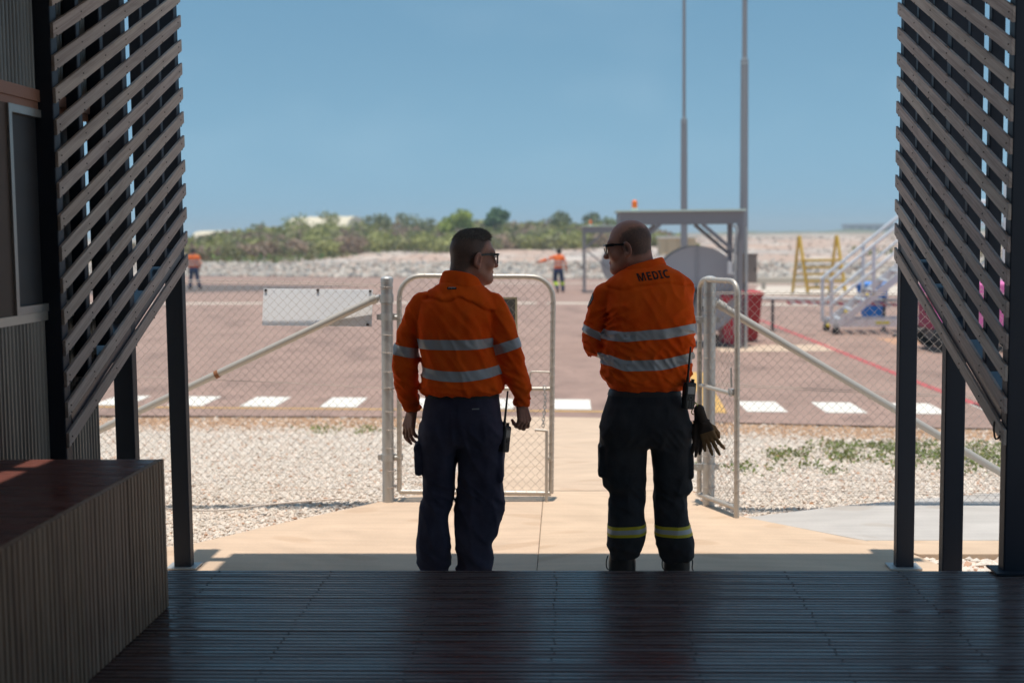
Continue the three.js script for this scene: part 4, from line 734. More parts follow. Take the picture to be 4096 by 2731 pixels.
    return c.map(v => v * (1 + 0.05 * n3(x * 60, y * 60, z * 60)));
  });
  const skinTint = g => tint(g, (x, y, z) => SKIN.map(v => v * (0.92 + 0.10 * n3(x * 70, y * 70, z * 70))));
  const h1 = skinTint(surfaceNets(handField(-1, [0.35, 0.4, 0.45, 0.5], 0.3), [-0.085, -0.21, -0.09], [0.085, 0.075, 0.06], 0.004)), h2 = skinTint(surfaceNets(handField(1, [0.35, 0.4, 0.45, 0.5], 0.3), [-0.085, -0.21, -0.09], [0.085, 0.075, 0.06], 0.004));
  const aim = (dir, dorsal) => { const y = V(...dir).normalize().negate(), z = V(...dorsal); z.addScaledVector(y, -z.dot(y)).normalize(); const x = y.clone().cross(z); return new THREE.Matrix4().makeBasis(x, y, z); };
  const core = skinTint(bodyCore([[[-0.02, 1.56, 0], [-0.01, 1.12, 0], 0.06, 0.095], [[-0.16, 1.47, 0], [0.13, 1.47, 0], 0.05, 0.05], [[-0.01, 1.12, 0], [-0.02, 0.9, 0], 0.095, 0.085], [[-0.20, 1.46, 0], [-0.25, 1.22, -0.04], 0.036, 0.034], [[-0.25, 1.22, -0.045], [-0.02, 1.25, -0.235], 0.032, 0.024], [[0.15, 1.46, 0], [0.158, 1.25, -0.12], 0.036, 0.034], [[0.158, 1.24, -0.13], [-0.09, 1.28, -0.245], 0.032, 0.024], [[-0.11, 0.86, 0], [-0.115, 0.48, 0], 0.07, 0.05], [[-0.115, 0.48, 0], [-0.13, 0.08, 0], 0.048, 0.036], [[0.09, 0.86, 0], [0.105, 0.48, 0], 0.07, 0.05], [[0.105, 0.48, 0], [0.13, 0.08, 0], 0.048, 0.036]]));
  part(man, 'body', merge([placed(hg, hp, HM), placed(h1, [-0.02, 1.25, -0.237], aim([0.8, 0.15, -0.05], [0, 0.2, -1])), placed(h2, [-0.09, 1.28, -0.25], aim([-0.8, 0.1, 0.15], [0, 0.2, -1])), core]), skinMat);
  glasses(man, HM, hp, new THREE.MeshStandardMaterial({ color: lin(0.75, 0.70, 0.62), roughness: 0.12, metalness: 0.35 }));
}
// ---------------------------------------------------------------- things the two men carry
function radio(pos, rot, keypad) {
  const r = thing('two_way_radio', keypad ? 'two-way radio with pale screen and keypad on the belt of the bald man' : 'black two-way radio hanging at the hip of the short-haired man', 'radio', pos, 0, 'two-way radios'); r.rotation.set(...rot);
  part(r, 'casing', rbox(0.056, 0.125, 0.034, 0.008, 0, 0, 0), std([0.012, 0.012, 0.013], 0.5));
  part(r, 'antenna', merge([rod([-0.014, 0.06, 0], [-0.014, 0.085, 0], 0.0075, 10), rod([-0.014, 0.085, 0], [-0.014, 0.225, 0], 0.0058, 10, 0.0042), new THREE.SphereGeometry(0.0044, 8, 6).translate(-0.014, 0.225, 0)]), black);
  part(r, 'knob', merge([rod([0.014, 0.06, 0], [0.014, 0.078, 0], 0.008, 12), rod([0.002, 0.06, 0.004], [0.002, 0.07, 0.004], 0.004, 8)]), black);
  part(r, 'screen', box(0.036, 0.034, 0.002, 0, 0.027, 0.0178), keypad ? std([0.28, 0.29, 0.30], 0.3) : std([0.10, 0.105, 0.11], 0.25));
  const keys = []; for (let j = 0; j < 4; j++) for (let i = 0; i < 3; i++) keys.push(rbox(0.009, 0.006, 0.003, 0.001, -0.013 + i * 0.013, -0.026 - j * 0.009, 0.0178, 1)); keys.push(new THREE.TorusGeometry(0.008, 0.0022, 6, 16).translate(0, -0.008, 0.0178));
  stuffPart(r, 'keys', merge(keys), std(keypad ? [0.09, 0.09, 0.09] : [0.04, 0.04, 0.04], 0.5));
  part(r, 'belt_clip', box(0.03, 0.07, 0.006, -0.008, 0.01, -0.021), black);
  return r;
}
radio([-0.49 + 0.192, 0.773, -6.03], [0.05, 1.0, -0.20], false);
radio([0.39 + 0.176, 0.985, -5.955], [0.02, 0.45, -0.10], true);
{
  const clip = thing('glove_clip', 'lime green plastic clip holding gloves at the belt of the bald man', 'clip', [0.39 + 0.212, 0.925, -6.0]);
  const lime = std([0.45, 0.55, 0.02], 0.45);
  part(clip, 'loop', tube([[0, 0.02, 0], [-0.016, -0.012, 0], [-0.017, -0.03, 0], [0.004, -0.036, 0], [0.022, -0.03, 0], [0.014, -0.006, 0]], 0.0028, 40, 6, true), lime);
  part(clip, 'toggle', rbox(0.013, 0.03, 0.012, 0.004, -0.02, 0.047, -0.01), lime);
  part(clip, 'cord', tube([[-0.016, 0.04, -0.008], [-0.006, 0.03, -0.002], [0, 0.018, 0]], 0.002, 12, 5), black);
  const dark = std([0.05, 0.03, 0.02], 0.8), palm = std([0.26, 0.14, 0.055], 0.8);
  const spec = [['dark work glove hanging fingers down against the leg of the bald man', [0.018, -0.055, -0.012], [0.0, 0.35, 0.0], -1, [0.12, 0.14, 0.16, 0.12], 0.05, dark], ['brown work glove with fingers splayed away from the leg of the bald man', [0.034, -0.055, 0.014], [0.05, -0.25, 0.36], 1, [0.22, 0.1, 0.12, 0.18], 0.17, palm]];
  for (const [label, p, rot, side, curl, spread, m] of spec) {
    const gl = thing('work_glove', label, 'glove', [0.39 + 0.212 + p[0], 0.925 + p[1] - 0.012, -6.0 + p[2]], 0, 'work gloves on the clip'); gl.rotation.set(...rot); gl.scale.setScalar(0.9);
    const g = surfaceNets(handField(side, curl, 0.1, 1.06, spread), [-0.1, -0.23, -0.11], [0.1, 0.085, 0.07], 0.0048);
    part(gl, 'hand', g, m); part(gl, 'cuff', tube([[-0.03, -0.002, 0], [0, -0.004, 0.026], [0.03, -0.002, 0], [0, -0.004, -0.026]], 0.006, 24, 6, true), dark);
    if (m === palm) part(gl, 'back_panel', cutPatch(g, [(x, y, z) => z - 0.004, (x, y) => y + 0.055], 0.002), dark);
  }
}
// ---------------------------------------------------------------- chain-link fence, gates
const tubeCream = new THREE.MeshStandardMaterial({ color: lin(0.50, 0.46, 0.41), roughness: 0.45, metalness: 0.35 });
const wireMat = std([0.50, 0.43, 0.38], 0.5, { metalness: 0.3 });
function chainLink(w, yTop, yBot, inside, pitch = 0.0575, r = 0.0014, wave = 0) { // woven diamonds in the plane z = 0, kept where inside(x,y)
  const P = [], I = []; const ny = Math.ceil((yTop - yBot) / (pitch / 2)), nx = Math.ceil(w / pitch);
  const seg = (a, b) => { const d = V(b[0] - a[0], b[1] - a[1], b[2] - a[2]).normalize(), u = V(-d.y, d.x, 0).normalize(), v = d.clone().cross(u), base = P.length / 3; for (const p of [a, b]) for (let k = 0; k < 3; k++) { const t = k * 2.0944; P.push(p[0] + r * (u.x * Math.cos(t) + v.x * Math.sin(t)), p[1] + r * (u.y * Math.cos(t) + v.y * Math.sin(t)), p[2] + r * (u.z * Math.cos(t) + v.z * Math.sin(t))); } for (let k = 0; k < 3; k++) { const n = (k + 1) % 3; I.push(base + k, base + n, base + 3 + k, base + n, base + 3 + n, base + 3 + k); } };
  const jit = (i, j) => 0.004 * n2(i * 0.7, j * 0.5) + wave * n2(i * 0.15, j * 0.08 + 4);
  for (let i = 0; i <= nx; i++) for (let j = 0; j < ny; j++) {
    const k = j % 2, xa = (i + (k ? 0.5 : 0)) * pitch, xb = (i + (k ? 0 : 0.5)) * pitch, y0 = yTop - j * pitch / 2, y1 = y0 - pitch / 2;
    for (const s of [0, 1]) { const a = [s ? i * pitch - (k ? 0.5 * pitch : 0) : xa, y0, s ? 0.002 : -0.002], b = [s ? i * pitch - (k ? 0 : 0.5 * pitch) : xb, y1, s ? -0.002 : 0.002]; a[0] += jit(i, j); b[0] += jit(i, j + 1); a[2] += wave * n2(i * 0.2, j * 0.11); b[2] += wave * n2(i * 0.2, (j + 1) * 0.11); if (inside(a[0], (a[1] + b[1]) / 2)) seg(a, b); }
  }
  const g = new THREE.BufferGeometry(); g.setAttribute('position', new THREE.Float32BufferAttribute(P, 3)); g.setIndex(I); g.computeVertexNormals(); return g;
}
function helix(a, b, R0, r, turns) { const n = Math.round(turns * 8), A = V(...a), B = V(...b), d = B.clone().sub(A).normalize(), u = Math.abs(d.y) > 0.9 ? V(1, 0, 0) : V(0, 1, 0).cross(d).normalize(), v = d.clone().cross(u); const pts = []; for (let i = 0; i <= n; i++) { const t = i / n, q = t * turns * 6.283, p = A.clone().lerp(B, t).addScaledVector(u, R0 * Math.cos(q)).addScaledVector(v, R0 * Math.sin(q)); pts.push(p); } return new THREE.TubeGeometry(new THREE.CatmullRomCurve3(pts), n, r, 4); }
const rings = (x, ys, R0, r = 0.0022) => merge(ys.map(y => new THREE.TorusGeometry(R0, r, 5, 20).rotateX(Math.PI / 2).rotateZ(rr(-0.12, 0.12)).translate(x, y, 0)));
function collarClamp(x, y, R0, dir) { return merge([new THREE.CylinderGeometry(R0 + 0.006, R0 + 0.006, 0.045, 20).translate(x, y, 0), box(0.06, 0.04, 0.022, x + dir * (R0 + 0.03), y, 0), rod([x + dir * (R0 + 0.035), y, -0.03], [x + dir * (R0 + 0.035), y, 0.03], 0.007, 8), box(0.03, 0.035, 0.02, x - dir * (R0 + 0.012), y, 0)]); }
{ // fence to the bench side
  const f = thing('chain_link_fence', 'chain-link fence with a raking brace, hung with a white board, bench side of the gate', 'fence', [-1.18, 0, -8.28], 0, 'chain-link fence either side of the gate');
  part(f, 'post', merge([rod([0, -0.1, 0], [0.018, 1.462, 0], 0.0385, 20), new THREE.SphereGeometry(0.041, 16, 8, 0, 6.29, 0, Math.PI / 2).scale(1, 0.45, 1).translate(0.018, 1.462, 0), rod([0.018, 1.44, 0], [0.018, 1.463, 0], 0.0415, 20)]), galv);
  part(f, 'brace', merge([rod([-0.05, 1.338, 0], [-0.085, 1.322, 0], 0.030, 14), rod([-0.075, 1.326, 0], [-3.02, -0.03, 0], 0.0245, 14)]), tubeCream);
  part(f, 'brace_clamp', merge([new THREE.CylinderGeometry(0.046, 0.046, 0.05, 20).translate(0.014, 1.335, 0), rod([-0.03, 1.345, 0], [-0.06, 1.335, 0], 0.02, 10)]), galv);
  part(f, 'brace_sleeve', rod([-1.10, 0.853, 0], [-1.125, 0.842, 0], 0.0275, 14), std([0.26, 0.11, 0.05], 0.9));
  part(f, 'hinge_clamp', merge([collarClamp(0.014, 1.215, 0.0385, 1), collarClamp(0.004, 0.295, 0.0385, 1)]), galv);
  const wires = [[[0, 1.412], [-1.33, 1.452], [-4, 1.50]], [[0, 0.748], [-1.1, 0.81], [-4, 0.93]], [[0, 0.095], [-1.3, 0.066], [-4, 0.05]]];
  wires.forEach((w, i) => part(f, 'strain_wire', merge((i === 0 ? [0, 0.012] : [0]).map(o => tube(w.map(p => [p[0], p[1] + o * (1 + 0.5 * Math.sin(p[0] * 3)), 0.004]), 0.0017, 40, 5))), wireMat));
  const bottom = x => 0.015 - (x > 2.2 && x < 3.0 ? 0 : 0);
  const m = chainLink(4, 1.50, -0.02, (x, y) => y < 1.455 + (4 - x) * 0.016, 0.0575, 0.00115); part(f, 'mesh', m, wireMat).position.set(-4.0, 0, 0);
  part(f, 'tie_wire', merge([rings(0.015, [1.405, 1.411, 1.399, 1.30, 1.10, 0.985, 0.86, 0.755, 0.749, 0.742, 0.60, 0.48, 0.36, 0.21, 0.10, 0.096], 0.0405)]), wireMat);
  part(f, 'curled_selvedge', tube([[-2.9, 0.05, 0.10], [-2.0, 0.02, 0.10], [-1.62, 0.015, 0.16], [-1.28, 0.012, 0.30], [-1.0, 0.012, 0.30], [-0.72, 0.02, 0.16], [-0.3, 0.03, 0.04]], 0.006, 60, 5), wireMat);
}
{ // board on the fence
  const s = thing('sign', 'blank white board wired to the chain-link fence above the brace', 'sign', [-1.628, 1.277, -8.306]);
  s.rotation.z = -0.018; s.rotation.x = -0.22; s.position.z -= 0.02; part(s, 'panel', rbox(0.722, 0.245, 0.005, 0.002, 0, 0, 0, 1), std([0.86, 0.86, 0.88], 0.5));
  part(s, 'fixing', merge([[-0.345, 0.112], [0, 0.114], [0.345, 0.112], [0.335, -0.11]].map(p => merge([box(0.016, 0.014, 0.012, p[0], p[1], 0.006), rod([p[0], p[1], 0], [p[0], p[1], 0.014], 0.003, 5)]))), black);
}
{ // fence on the far side of the gate
  const f = thing('chain_link_fence', 'chain-link fence with a raking brace running to the steel posts, weeds behind', 'fence', [0.9, 0, -8.15], 0, 'chain-link fence either side of the gate');
  part(f, 'post', merge([rod([0, -0.1, 0], [0.006, 1.45, 0], 0.0385, 20), new THREE.SphereGeometry(0.041, 16, 8, 0, 6.29, 0, Math.PI / 2).scale(1, 0.45, 1).translate(0.006, 1.45, 0), rod([0.006, 1.43, 0], [0.006, 1.451, 0], 0.0415, 20)]), galv);
  part(f, 'brace', merge([rod([0.05, 1.295, 0], [0.10, 1.265, 0], 0.03, 14), rod([0.06, 1.287, 0], [2.25, -0.04, 0], 0.0245, 14)]), tubeCream);
  part(f, 'brace_clamp', new THREE.CylinderGeometry(0.046, 0.046, 0.05, 20).translate(0.006, 1.30, 0), galv);
  part(f, 'hinge_clamp', merge([collarClamp(0.004, 1.19, 0.0385, -1), collarClamp(0.001, 0.25, 0.0385, -1)]), galv);
  [[[0, 1.352], [1.15, 1.335], [3.2, 1.31]], [[0, 0.775], [1.15, 0.71], [3.2, 0.60]], [[0, 0.10], [3.2, 0.03]]].forEach(w => part(f, 'strain_wire', merge([0, 0.012].map(o => tube(w.map(p => [p[0], p[1] + o, 0.004]), 0.0017, 30, 5))), wireMat));
  const m = chainLink(3.2, 1.40, -0.03, (x, y) => y < 1.385 - 0.012 * x, 0.0575, 0.00115); part(f, 'mesh', m, wireMat);
  part(f, 'tie_wire', rings(0.003, [1.36, 1.345, 1.24, 1.1, 0.95, 0.78, 0.77, 0.62, 0.48, 0.32, 0.12], 0.0405), wireMat);
}
function gateLeaf(parent, w, top, bot, r, cornerR, mid, hasMesh = true) {
  const c = cornerR, pts = []; const arc = (cx, cy, a0, a1) => { for (let k = 0; k <= 6; k++) { const a = lerp(a0, a1, k / 6); pts.push([cx + c * Math.cos(a), cy + c * Math.sin(a), 0]); } };
  pts.push([0, bot, 0]); for (let k = 1; k < 5; k++) pts.push([0, lerp(bot, top - c, k / 5), 0]); arc(c, top - c, Math.PI, Math.PI / 2); for (let k = 1; k < 3; k++) pts.push([lerp(c, w - c, k / 3), top, 0]); arc(w - c, top - c, Math.PI / 2, 0); for (let k = 4; k > 0; k--) pts.push([w, lerp(bot, top - c, k / 5), 0]); pts.push([w, bot, 0]);
  const curveP = new THREE.CatmullRomCurve3(pts.map(p => V(...p)), false, 'centripetal');
  part(parent, 'frame', merge([new THREE.TubeGeometry(curveP, 110, r, 12), rod([0, bot, 0], [w, bot, 0], r, 12), ...(mid ? [rod([0, mid[0], 0], [w, mid[1], 0], r * 0.8, 10)] : [])]), tubeCream);
  const inside = (x, y) => { if (x < 0.004 || x > w - 0.004 || y < bot || y > top - 0.004) return false; if (y > top - c) { const cx = x < c ? c : x > w - c ? w - c : x; return Math.hypot(x - cx, y - (top - c)) < c; } return true; };
  part(parent, 'mesh', chainLink(w, top, bot, inside, 0.0575, 0.00115, 0.004), wireMat);
  part(parent, 'lacing_wire', merge([helix([0, bot + 0.05, 0], [0, top - c, 0], r + 0.001, 0.0016, 20), helix([w, bot + 0.05, 0], [w, top - c, 0], r + 0.001, 0.0016, 20), helix([c, top, 0], [w - c, top, 0], r + 0.001, 0.0016, Math.round((w - 2 * c) * 16)), helix([0.05, bot, 0], [w - 0.05, bot, 0], r + 0.001, 0.0016, Math.round(w * 13))]), wireMat);
}
{
  const g = thing('gate', 'closed leaf of the chain-link gate with a chain and drop bolt, behind the short-haired man', 'gate', [-1.105, 0, -8.27], 0.02, 'gate leaves'); g.rotation.z = -0.018;
  gateLeaf(g, 0.995, 1.482, 0.068, 0.0165, 0.14, [0.745, 0.757]);
  part(g, 'latch_loop', tube([[0.985, 0.865, 0.0], [0.90, 0.867, 0], [0.858, 0.864, 0], [0.85, 0.84, 0], [0.85, 0.76, 0]], 0.006, 24, 6), tubeCream);
  const links = []; for (let k = 0; k < 13; k++) links.push(new THREE.TorusGeometry(0.009, 0.0028, 6, 12).scale(1, 1.5, 1).rotateY(k % 2 ? 1.4 : 0.2).translate(0.945 + 0.006 * Math.sin(k * 0.4), 0.765 - k * 0.0205, 0.018));
  part(g, 'chain', merge(links), galv);
  part(g, 'drop_bolt', merge([rod([0.962, 0.485, 0.022], [0.965, -0.0, 0.022], 0.010, 8), rod([0.962, 0.485, 0.022], [0.885, 0.49, 0.022], 0.009, 8), box(0.03, 0.02, 0.03, 0.975, 0.30, 0.012)]), tubeCream);
  part(g, 'hinge_pin', merge([rod([-0.03, 1.215, 0], [0.005, 1.215, 0], 0.012, 8), rod([-0.03, 0.295, 0], [0.005, 0.295, 0], 0.012, 8)]), galv);
}
{
  const s = thing('sign', 'small grey board with a cream edge hung on the closed gate leaf', 'sign', [-0.455, 1.18, -8.30]);
  part(s, 'panel', box(0.26, 0.30, 0.006), std([0.11, 0.12, 0.115], 0.6)); part(s, 'border', merge([box(0.27, 0.012, 0.014, 0, 0.15, 0), box(0.27, 0.012, 0.014, 0, -0.15, 0), box(0.014, 0.30, 0.014, 0.13, 0, 0), box(0.014, 0.30, 0.014, -0.13, 0, 0)]), std([0.62, 0.55, 0.36], 0.7));
}
{
  const g = thing('gate', 'narrow open leaf of the chain-link gate swung towards the deck, right of the bald man', 'gate', [0.848, 0, -8.21], -Math.atan2(0.43, 0.185), 'gate leaves');
  gateLeaf(g, 0.462, 1.445, 0.06, 0.0165, 0.075, [0.77, 0.755]);
  part(g, 'latch', merge([rod([0.43, 0.80, 0.02], [0.425, 0.92, 0.02], 0.006, 8), box(0.05, 0.03, 0.03, 0.425, 0.775, 0.012), new THREE.TorusGeometry(0.018, 0.005, 6, 14).translate(0.43, 0.765, 0.025)]), galv);
  part(g, 'foot', rod([0.462, 0.0, 0], [0.462, 0.08, 0], 0.0165, 10), tubeCream);
}
// ---------------------------------------------------------------- things out on the apron
const G0 = ROADY + 0.004;
const steelGrey = std([0.25, 0.24, 0.25], 0.55, { metalness: 0.1 }), darkSteel = std([0.09, 0.085, 0.085], 0.6), mint = std([0.58, 0.70, 0.62], 0.6), reelGrey = std([0.42, 0.42, 0.44], 0.5), stainless = std([0.30, 0.25, 0.22], 0.42, { metalness: 0.6 });
function hoseReel(label, pos, turn, w, hgt, R0) {
  const g = thing('hose_reel_frame', label, 'hose reel', pos, turn, 'hose reels under steel frames'), d = 1.5;
  for (const x of [0, w]) for (const z of [0, -d]) part(g, 'column', rbox(0.10, hgt - 0.2, 0.10, 0.008, x, (hgt - 0.2) / 2, z, 1), steelGrey);
  for (const z of [0, -d]) part(g, 'beam', box(w + 0.12, 0.24, 0.09, w / 2, hgt - 0.16, z), steelGrey);
  for (const x of [0, w]) part(g, 'beam', box(0.09, 0.2, d, x, hgt - 0.16, -d / 2), steelGrey);
  part(g, 'roof_plate', box(w + 0.22, 0.035, d + 0.2, w / 2, hgt - 0.018, -d / 2), mint);
  for (const z of [0, -d]) { part(g, 'brace', bar([w - 0.72, hgt - 0.28, z], [w - 0.05, hgt - 0.86, z], 0.07, 0.07), steelGrey); part(g, 'brace', bar([0.72, hgt - 0.28, z], [0.05, hgt - 0.86, z], 0.07, 0.07), steelGrey); }
  part(g, 'brace', bar([0.1, hgt - 0.95, -0.1], [1.3, hgt - 1.95, -0.1], 0.07, 0.05), steelGrey);
  const cx = w * 0.655, cy = R0 + 0.25, reel = part(g, 'reel', merge([rod([cx, cy, -0.45], [cx, cy, -1.05], R0 * 0.55, 24), rod([cx, cy, -0.3], [cx, cy, -1.2], 0.06, 12)]), rubber);
  for (const z of [-0.42, -1.08]) part(reel, 'flange', merge([new THREE.CylinderGeometry(R0, R0, 0.02, 48).rotateX(Math.PI / 2).translate(cx, cy, z), new THREE.TorusGeometry(R0, 0.018, 6, 48).translate(cx, cy, z)]), reelGrey);
  part(reel, 'flange_strut', merge([box(0.045, R0 * 1.95, 0.02, cx, cy, -0.395), box(R0 * 1.95, 0.03, 0.02, cx, cy, -0.397), new THREE.CylinderGeometry(0.12, 0.12, 0.06, 20).rotateX(Math.PI / 2).translate(cx, cy, -0.38)]), std([0.36, 0.36, 0.38], 0.45));
  part(reel, 'hose', merge([0, 1, 2, 3, 4].map(k => new THREE.TorusGeometry(R0 * 0.6, 0.05, 8, 32).translate(cx, cy, -0.52 - k * 0.11))), rubber);
  part(g, 'stand', merge([bar([cx - 0.4, 0, -0.35], [cx, cy, -0.35], 0.06, 0.06), bar([cx + 0.4, 0, -0.35], [cx, cy, -0.35], 0.06, 0.06), bar([cx - 0.4, 0, -1.15], [cx, cy, -1.15], 0.06, 0.06), bar([cx + 0.4, 0, -1.15], [cx, cy, -1.15], 0.06, 0.06), box(1.2, 0.05, 0.9, cx, 0.03, -0.75)]), darkSteel);
  const bc = part(g, 'beacon', merge([rod([0.24, hgt + 0.04, -0.2], [0.24, hgt + 0.15, -0.2], 0.055, 14), new THREE.SphereGeometry(0.055, 14, 8, 0, 6.29, 0, 1.57).translate(0.24, hgt + 0.15, -0.2)]), std([0.85, 0.17, 0.02], 0.25));
  part(bc, 'beacon_base', rod([0.24, hgt, -0.2], [0.24, hgt + 0.045, -0.2], 0.07, 14), mint);
  part(g, 'pipe', merge([tube([[w - 0.12, hgt - 0.3, 0.06], [w - 0.06, hgt - 0.42, 0.08], [w - 0.1, hgt - 0.8, 0.08], [w - 0.09, 0.3, 0.08]], 0.03, 30, 8), rod([w + 0.12, 0, 0.05], [w + 0.12, hgt - 0.35, 0.05], 0.03, 8)]), galv);
  part(g, 'valve', merge([rod([w - 0.2, 1.45, 0.1], [w - 0.2, 1.68, 0.1], 0.05, 10), box(0.12, 0.03, 0.05, w - 0.18, 1.45, 0.1)]), std([0.62, 0.62, 0.62], 0.5));
  return g;
}
hoseReel('large hose reel under a grey steel frame with orange beacon, beside the bald man', [1.10, G0, -25.0], 0, 2.25, 2.69, 0.86);
hoseReel('farther hose reel under a grey steel frame, left of the bald head', [0.70, G0, -49.2], 0, 2.25, 2.55, 0.80);
const mastGrey = std([0.30, 0.30, 0.31], 0.6, { metalness: 0.2 });
function mast(label, x, z, r0, r1, ySplit, h) {
  const m = thing('lighting_mast', label, 'mast', [x, G0, z], 0, 'tall lighting masts');
  part(m, 'lower_pole', rod([0, 0, 0], [0, ySplit, 0], r0 * 1.12, 16, r0), mastGrey); part(m, 'upper_pole', rod([0, ySplit - 0.05, 0], [0, h, 0], r1, 14, r1 * 0.8), mastGrey);
  part(m, 'joint', rod([0, ySplit - 0.1, 0], [0, ySplit + 0.03, 0], r0 * 1.06, 16, r1 * 1.1), galv); part(m, 'base_plate', merge([box(0.42, 0.03, 0.42, 0, 0.015, 0), rod([0, 0.02, 0], [0, 0.12, 0], r0 * 1.6, 12, r0 * 1.1)]), galv);
  part(m, 'floodlight', merge([box(0.9, 0.06, 0.06, 0, h, 0), box(0.35, 0.28, 0.18, -0.3, h - 0.2, 0.1), box(0.35, 0.28, 0.18, 0.3, h - 0.2, 0.1)]), steelGrey); return m;
}
mast('thinner lighting mast rising behind the hose reel frame', 3.10, -34, 0.083, 0.045, 5.2, 16);
mast('thicker lighting mast with a steel box at its foot', 3.88, -28.3, 0.082, 0.056, 5.95, 16);
{
  const c = thing('control_cabinet', 'brown steel control cabinet on a post at the foot of the thicker mast', 'cabinet', [3.58, G0, -25.4]);
  part(c, 'cabinet', rbox(0.30, 0.55, 0.18, 0.01, 0, 1.53, 0, 1), stainless); part(c, 'rain_hood', box(0.33, 0.02, 0.22, 0, 1.815, 0.01), stainless); part(c, 'post', merge([box(0.07, 1.26, 0.07, -0.06, 0.63, -0.02), box(0.2, 0.02, 0.2, -0.06, 0.01, -0.02)]), darkSteel); part(c, 'handle', box(0.012, 0.08, 0.02, 0.11, 1.52, 0.095), black);
}
function wheelieBin(label, pos, turn, col, group = 'wheeled bins on the apron') {
  const b = thing('wheeled_bin', label, 'bin', pos, turn, group), m = std(col, 0.5);
  const P = [], ring = (y, w, d, z0) => [[-w / 2, y, z0 - d / 2], [w / 2, y, z0 - d / 2], [w / 2, y, z0 + d / 2], [-w / 2, y, z0 + d / 2]];
  const loft = rs => { const pos = [], idx = []; rs.forEach(r => r.forEach(p => pos.push(...p))); for (let j = 0; j + 1 < rs.length; j++) for (let k = 0; k < 4; k++) { const a = j * 4 + k, n = j * 4 + (k + 1) % 4; idx.push(a, a + 4, n, n, a + 4, n + 4); } idx.push(0, 1, 2, 0, 2, 3); const t = (rs.length - 1) * 4; idx.push(t, t + 2, t + 1, t, t + 3, t + 2); const g = new THREE.BufferGeometry(); g.setAttribute('position', new THREE.Float32BufferAttribute(pos, 3)); g.setIndex(idx); const q = g.toNonIndexed(); q.computeVertexNormals(); return q; };
  part(b, 'body', merge([loft([ring(0.06, 0.42, 0.42, 0.03), ring(0.5, 0.49, 0.55, 0.02), ring(0.92, 0.55, 0.66, 0), ring(0.93, 0.60, 0.72, 0), ring(0.97, 0.60, 0.72, 0)]), box(0.38, 0.06, 0.1, 0, 0.05, 0.18)]), m);
  const lid = part(b, 'lid', merge([loft([ring(0.972, 0.61, 0.74, 0.01), ring(1.0, 0.61, 0.74, 0.01), ring(1.045, 0.50, 0.60, 0.0)]), box(0.3, 0.03, 0.06, 0, 0.985, 0.39)]), m);
  part(b, 'handle', merge([rod([-0.24, 0.965, -0.42], [0.24, 0.965, -0.42], 0.018, 10), box(0.03, 0.06, 0.1, -0.23, 0.95, -0.38), box(0.03, 0.06, 0.1, 0.23, 0.95, -0.38)]), m);
  for (const x of [-0.26, 0.26]) { const w = part(b, 'wheel', new THREE.CylinderGeometry(0.10, 0.10, 0.05, 20).rotateZ(Math.PI / 2).translate(x, 0.10, -0.22), rubber); part(w, 'hub', new THREE.CylinderGeometry(0.04, 0.04, 0.056, 12).rotateZ(Math.PI / 2).translate(x, 0.10, -0.22), std([0.05, 0.05, 0.05], 0.6)); }
  part(b, 'axle', rod([-0.27, 0.10, -0.22], [0.27, 0.10, -0.22], 0.012, 8), galv); return b;
}
wheelieBin('dark red wheeled bin beside the control cabinet', [3.68, G0, -26.7], 0.15, [0.42, 0.012, 0.018]);
wheelieBin('pinkish red wheeled bin seen through the mesh of the narrow gate leaf', [3.30, G0, -25.75], 0.1, [0.60, 0.045, 0.075]);
wheelieBin('blue wheeled bin under the aluminium stairs', [7.22, G0, -30.6], 1.2, [0.008, 0.20, 0.66]);
{ // barrier with warning tape
  const b = thing('barrier_rail', 'low white pipe barrier hung with red and white striped tape', 'barrier', [3.6, G0, -29.4]);
  part(b, 'rail', rod([0, 0.755, 0], [6.2, 0.62, 0], 0.035, 12), std([0.58, 0.56, 0.54], 0.5));
  for (const x of [0.02, 1.09, 3.6, 6.1]) part(b, 'post', merge([box(0.06, 0.74, 0.06, x, 0.37, 0), box(0.16, 0.012, 0.16, x, 0.008, 0)]), darkSteel);
  const tape = dataTex(64, 32, (u, v) => ((u + v * 0.5) % 1) < 0.5 ? [0.55, 0.07, 0.10] : [0.66, 0.63, 0.62], true);
  const P = [], U = [], I = []; for (let i = 0; i <= 40; i++) { const t = i / 40, x = 1.4 + t * 4.8, y = 0.755 - (x) * 0.0218 - 0.05 + 0.01 * Math.sin(t * 22); P.push(x, y, 0.045 + 0.006 * Math.sin(t * 31), x, y - 0.075, 0.043 + 0.01 * Math.sin(t * 27)); U.push(x * 4.2, 1, x * 4.2, 0); if (i < 40) I.push(2 * i, 2 * i + 1, 2 * i + 2, 2 * i + 1, 2 * i + 3, 2 * i + 2); }
  const g = new THREE.BufferGeometry(); g.setAttribute('position', new THREE.Float32BufferAttribute(P, 3)); g.setAttribute('uv', new THREE.Float32BufferAttribute(U, 2)); g.setIndex(I); g.computeVertexNormals(); part(b, 'warning_tape', g, new THREE.MeshStandardMaterial({ map: tape, roughness: 0.6, side: THREE.DoubleSide }));
  const c = thing('guard_rail', 'long pale guard rail behind the yellow ladder', 'rail', [7.3, G0, -50.5]);
  part(c, 'rail', rbox(9, 0.24, 0.12, 0.03, 4.5, 0.36, 0, 1), std([0.56, 0.49, 0.41], 0.8)); for (let k = 0; k < 5; k++) part(c, 'post', box(0.14, 0.26, 0.14, 0.4 + k * 2.05, 0.13, 0), std([0.4, 0.36, 0.31], 0.85));
}
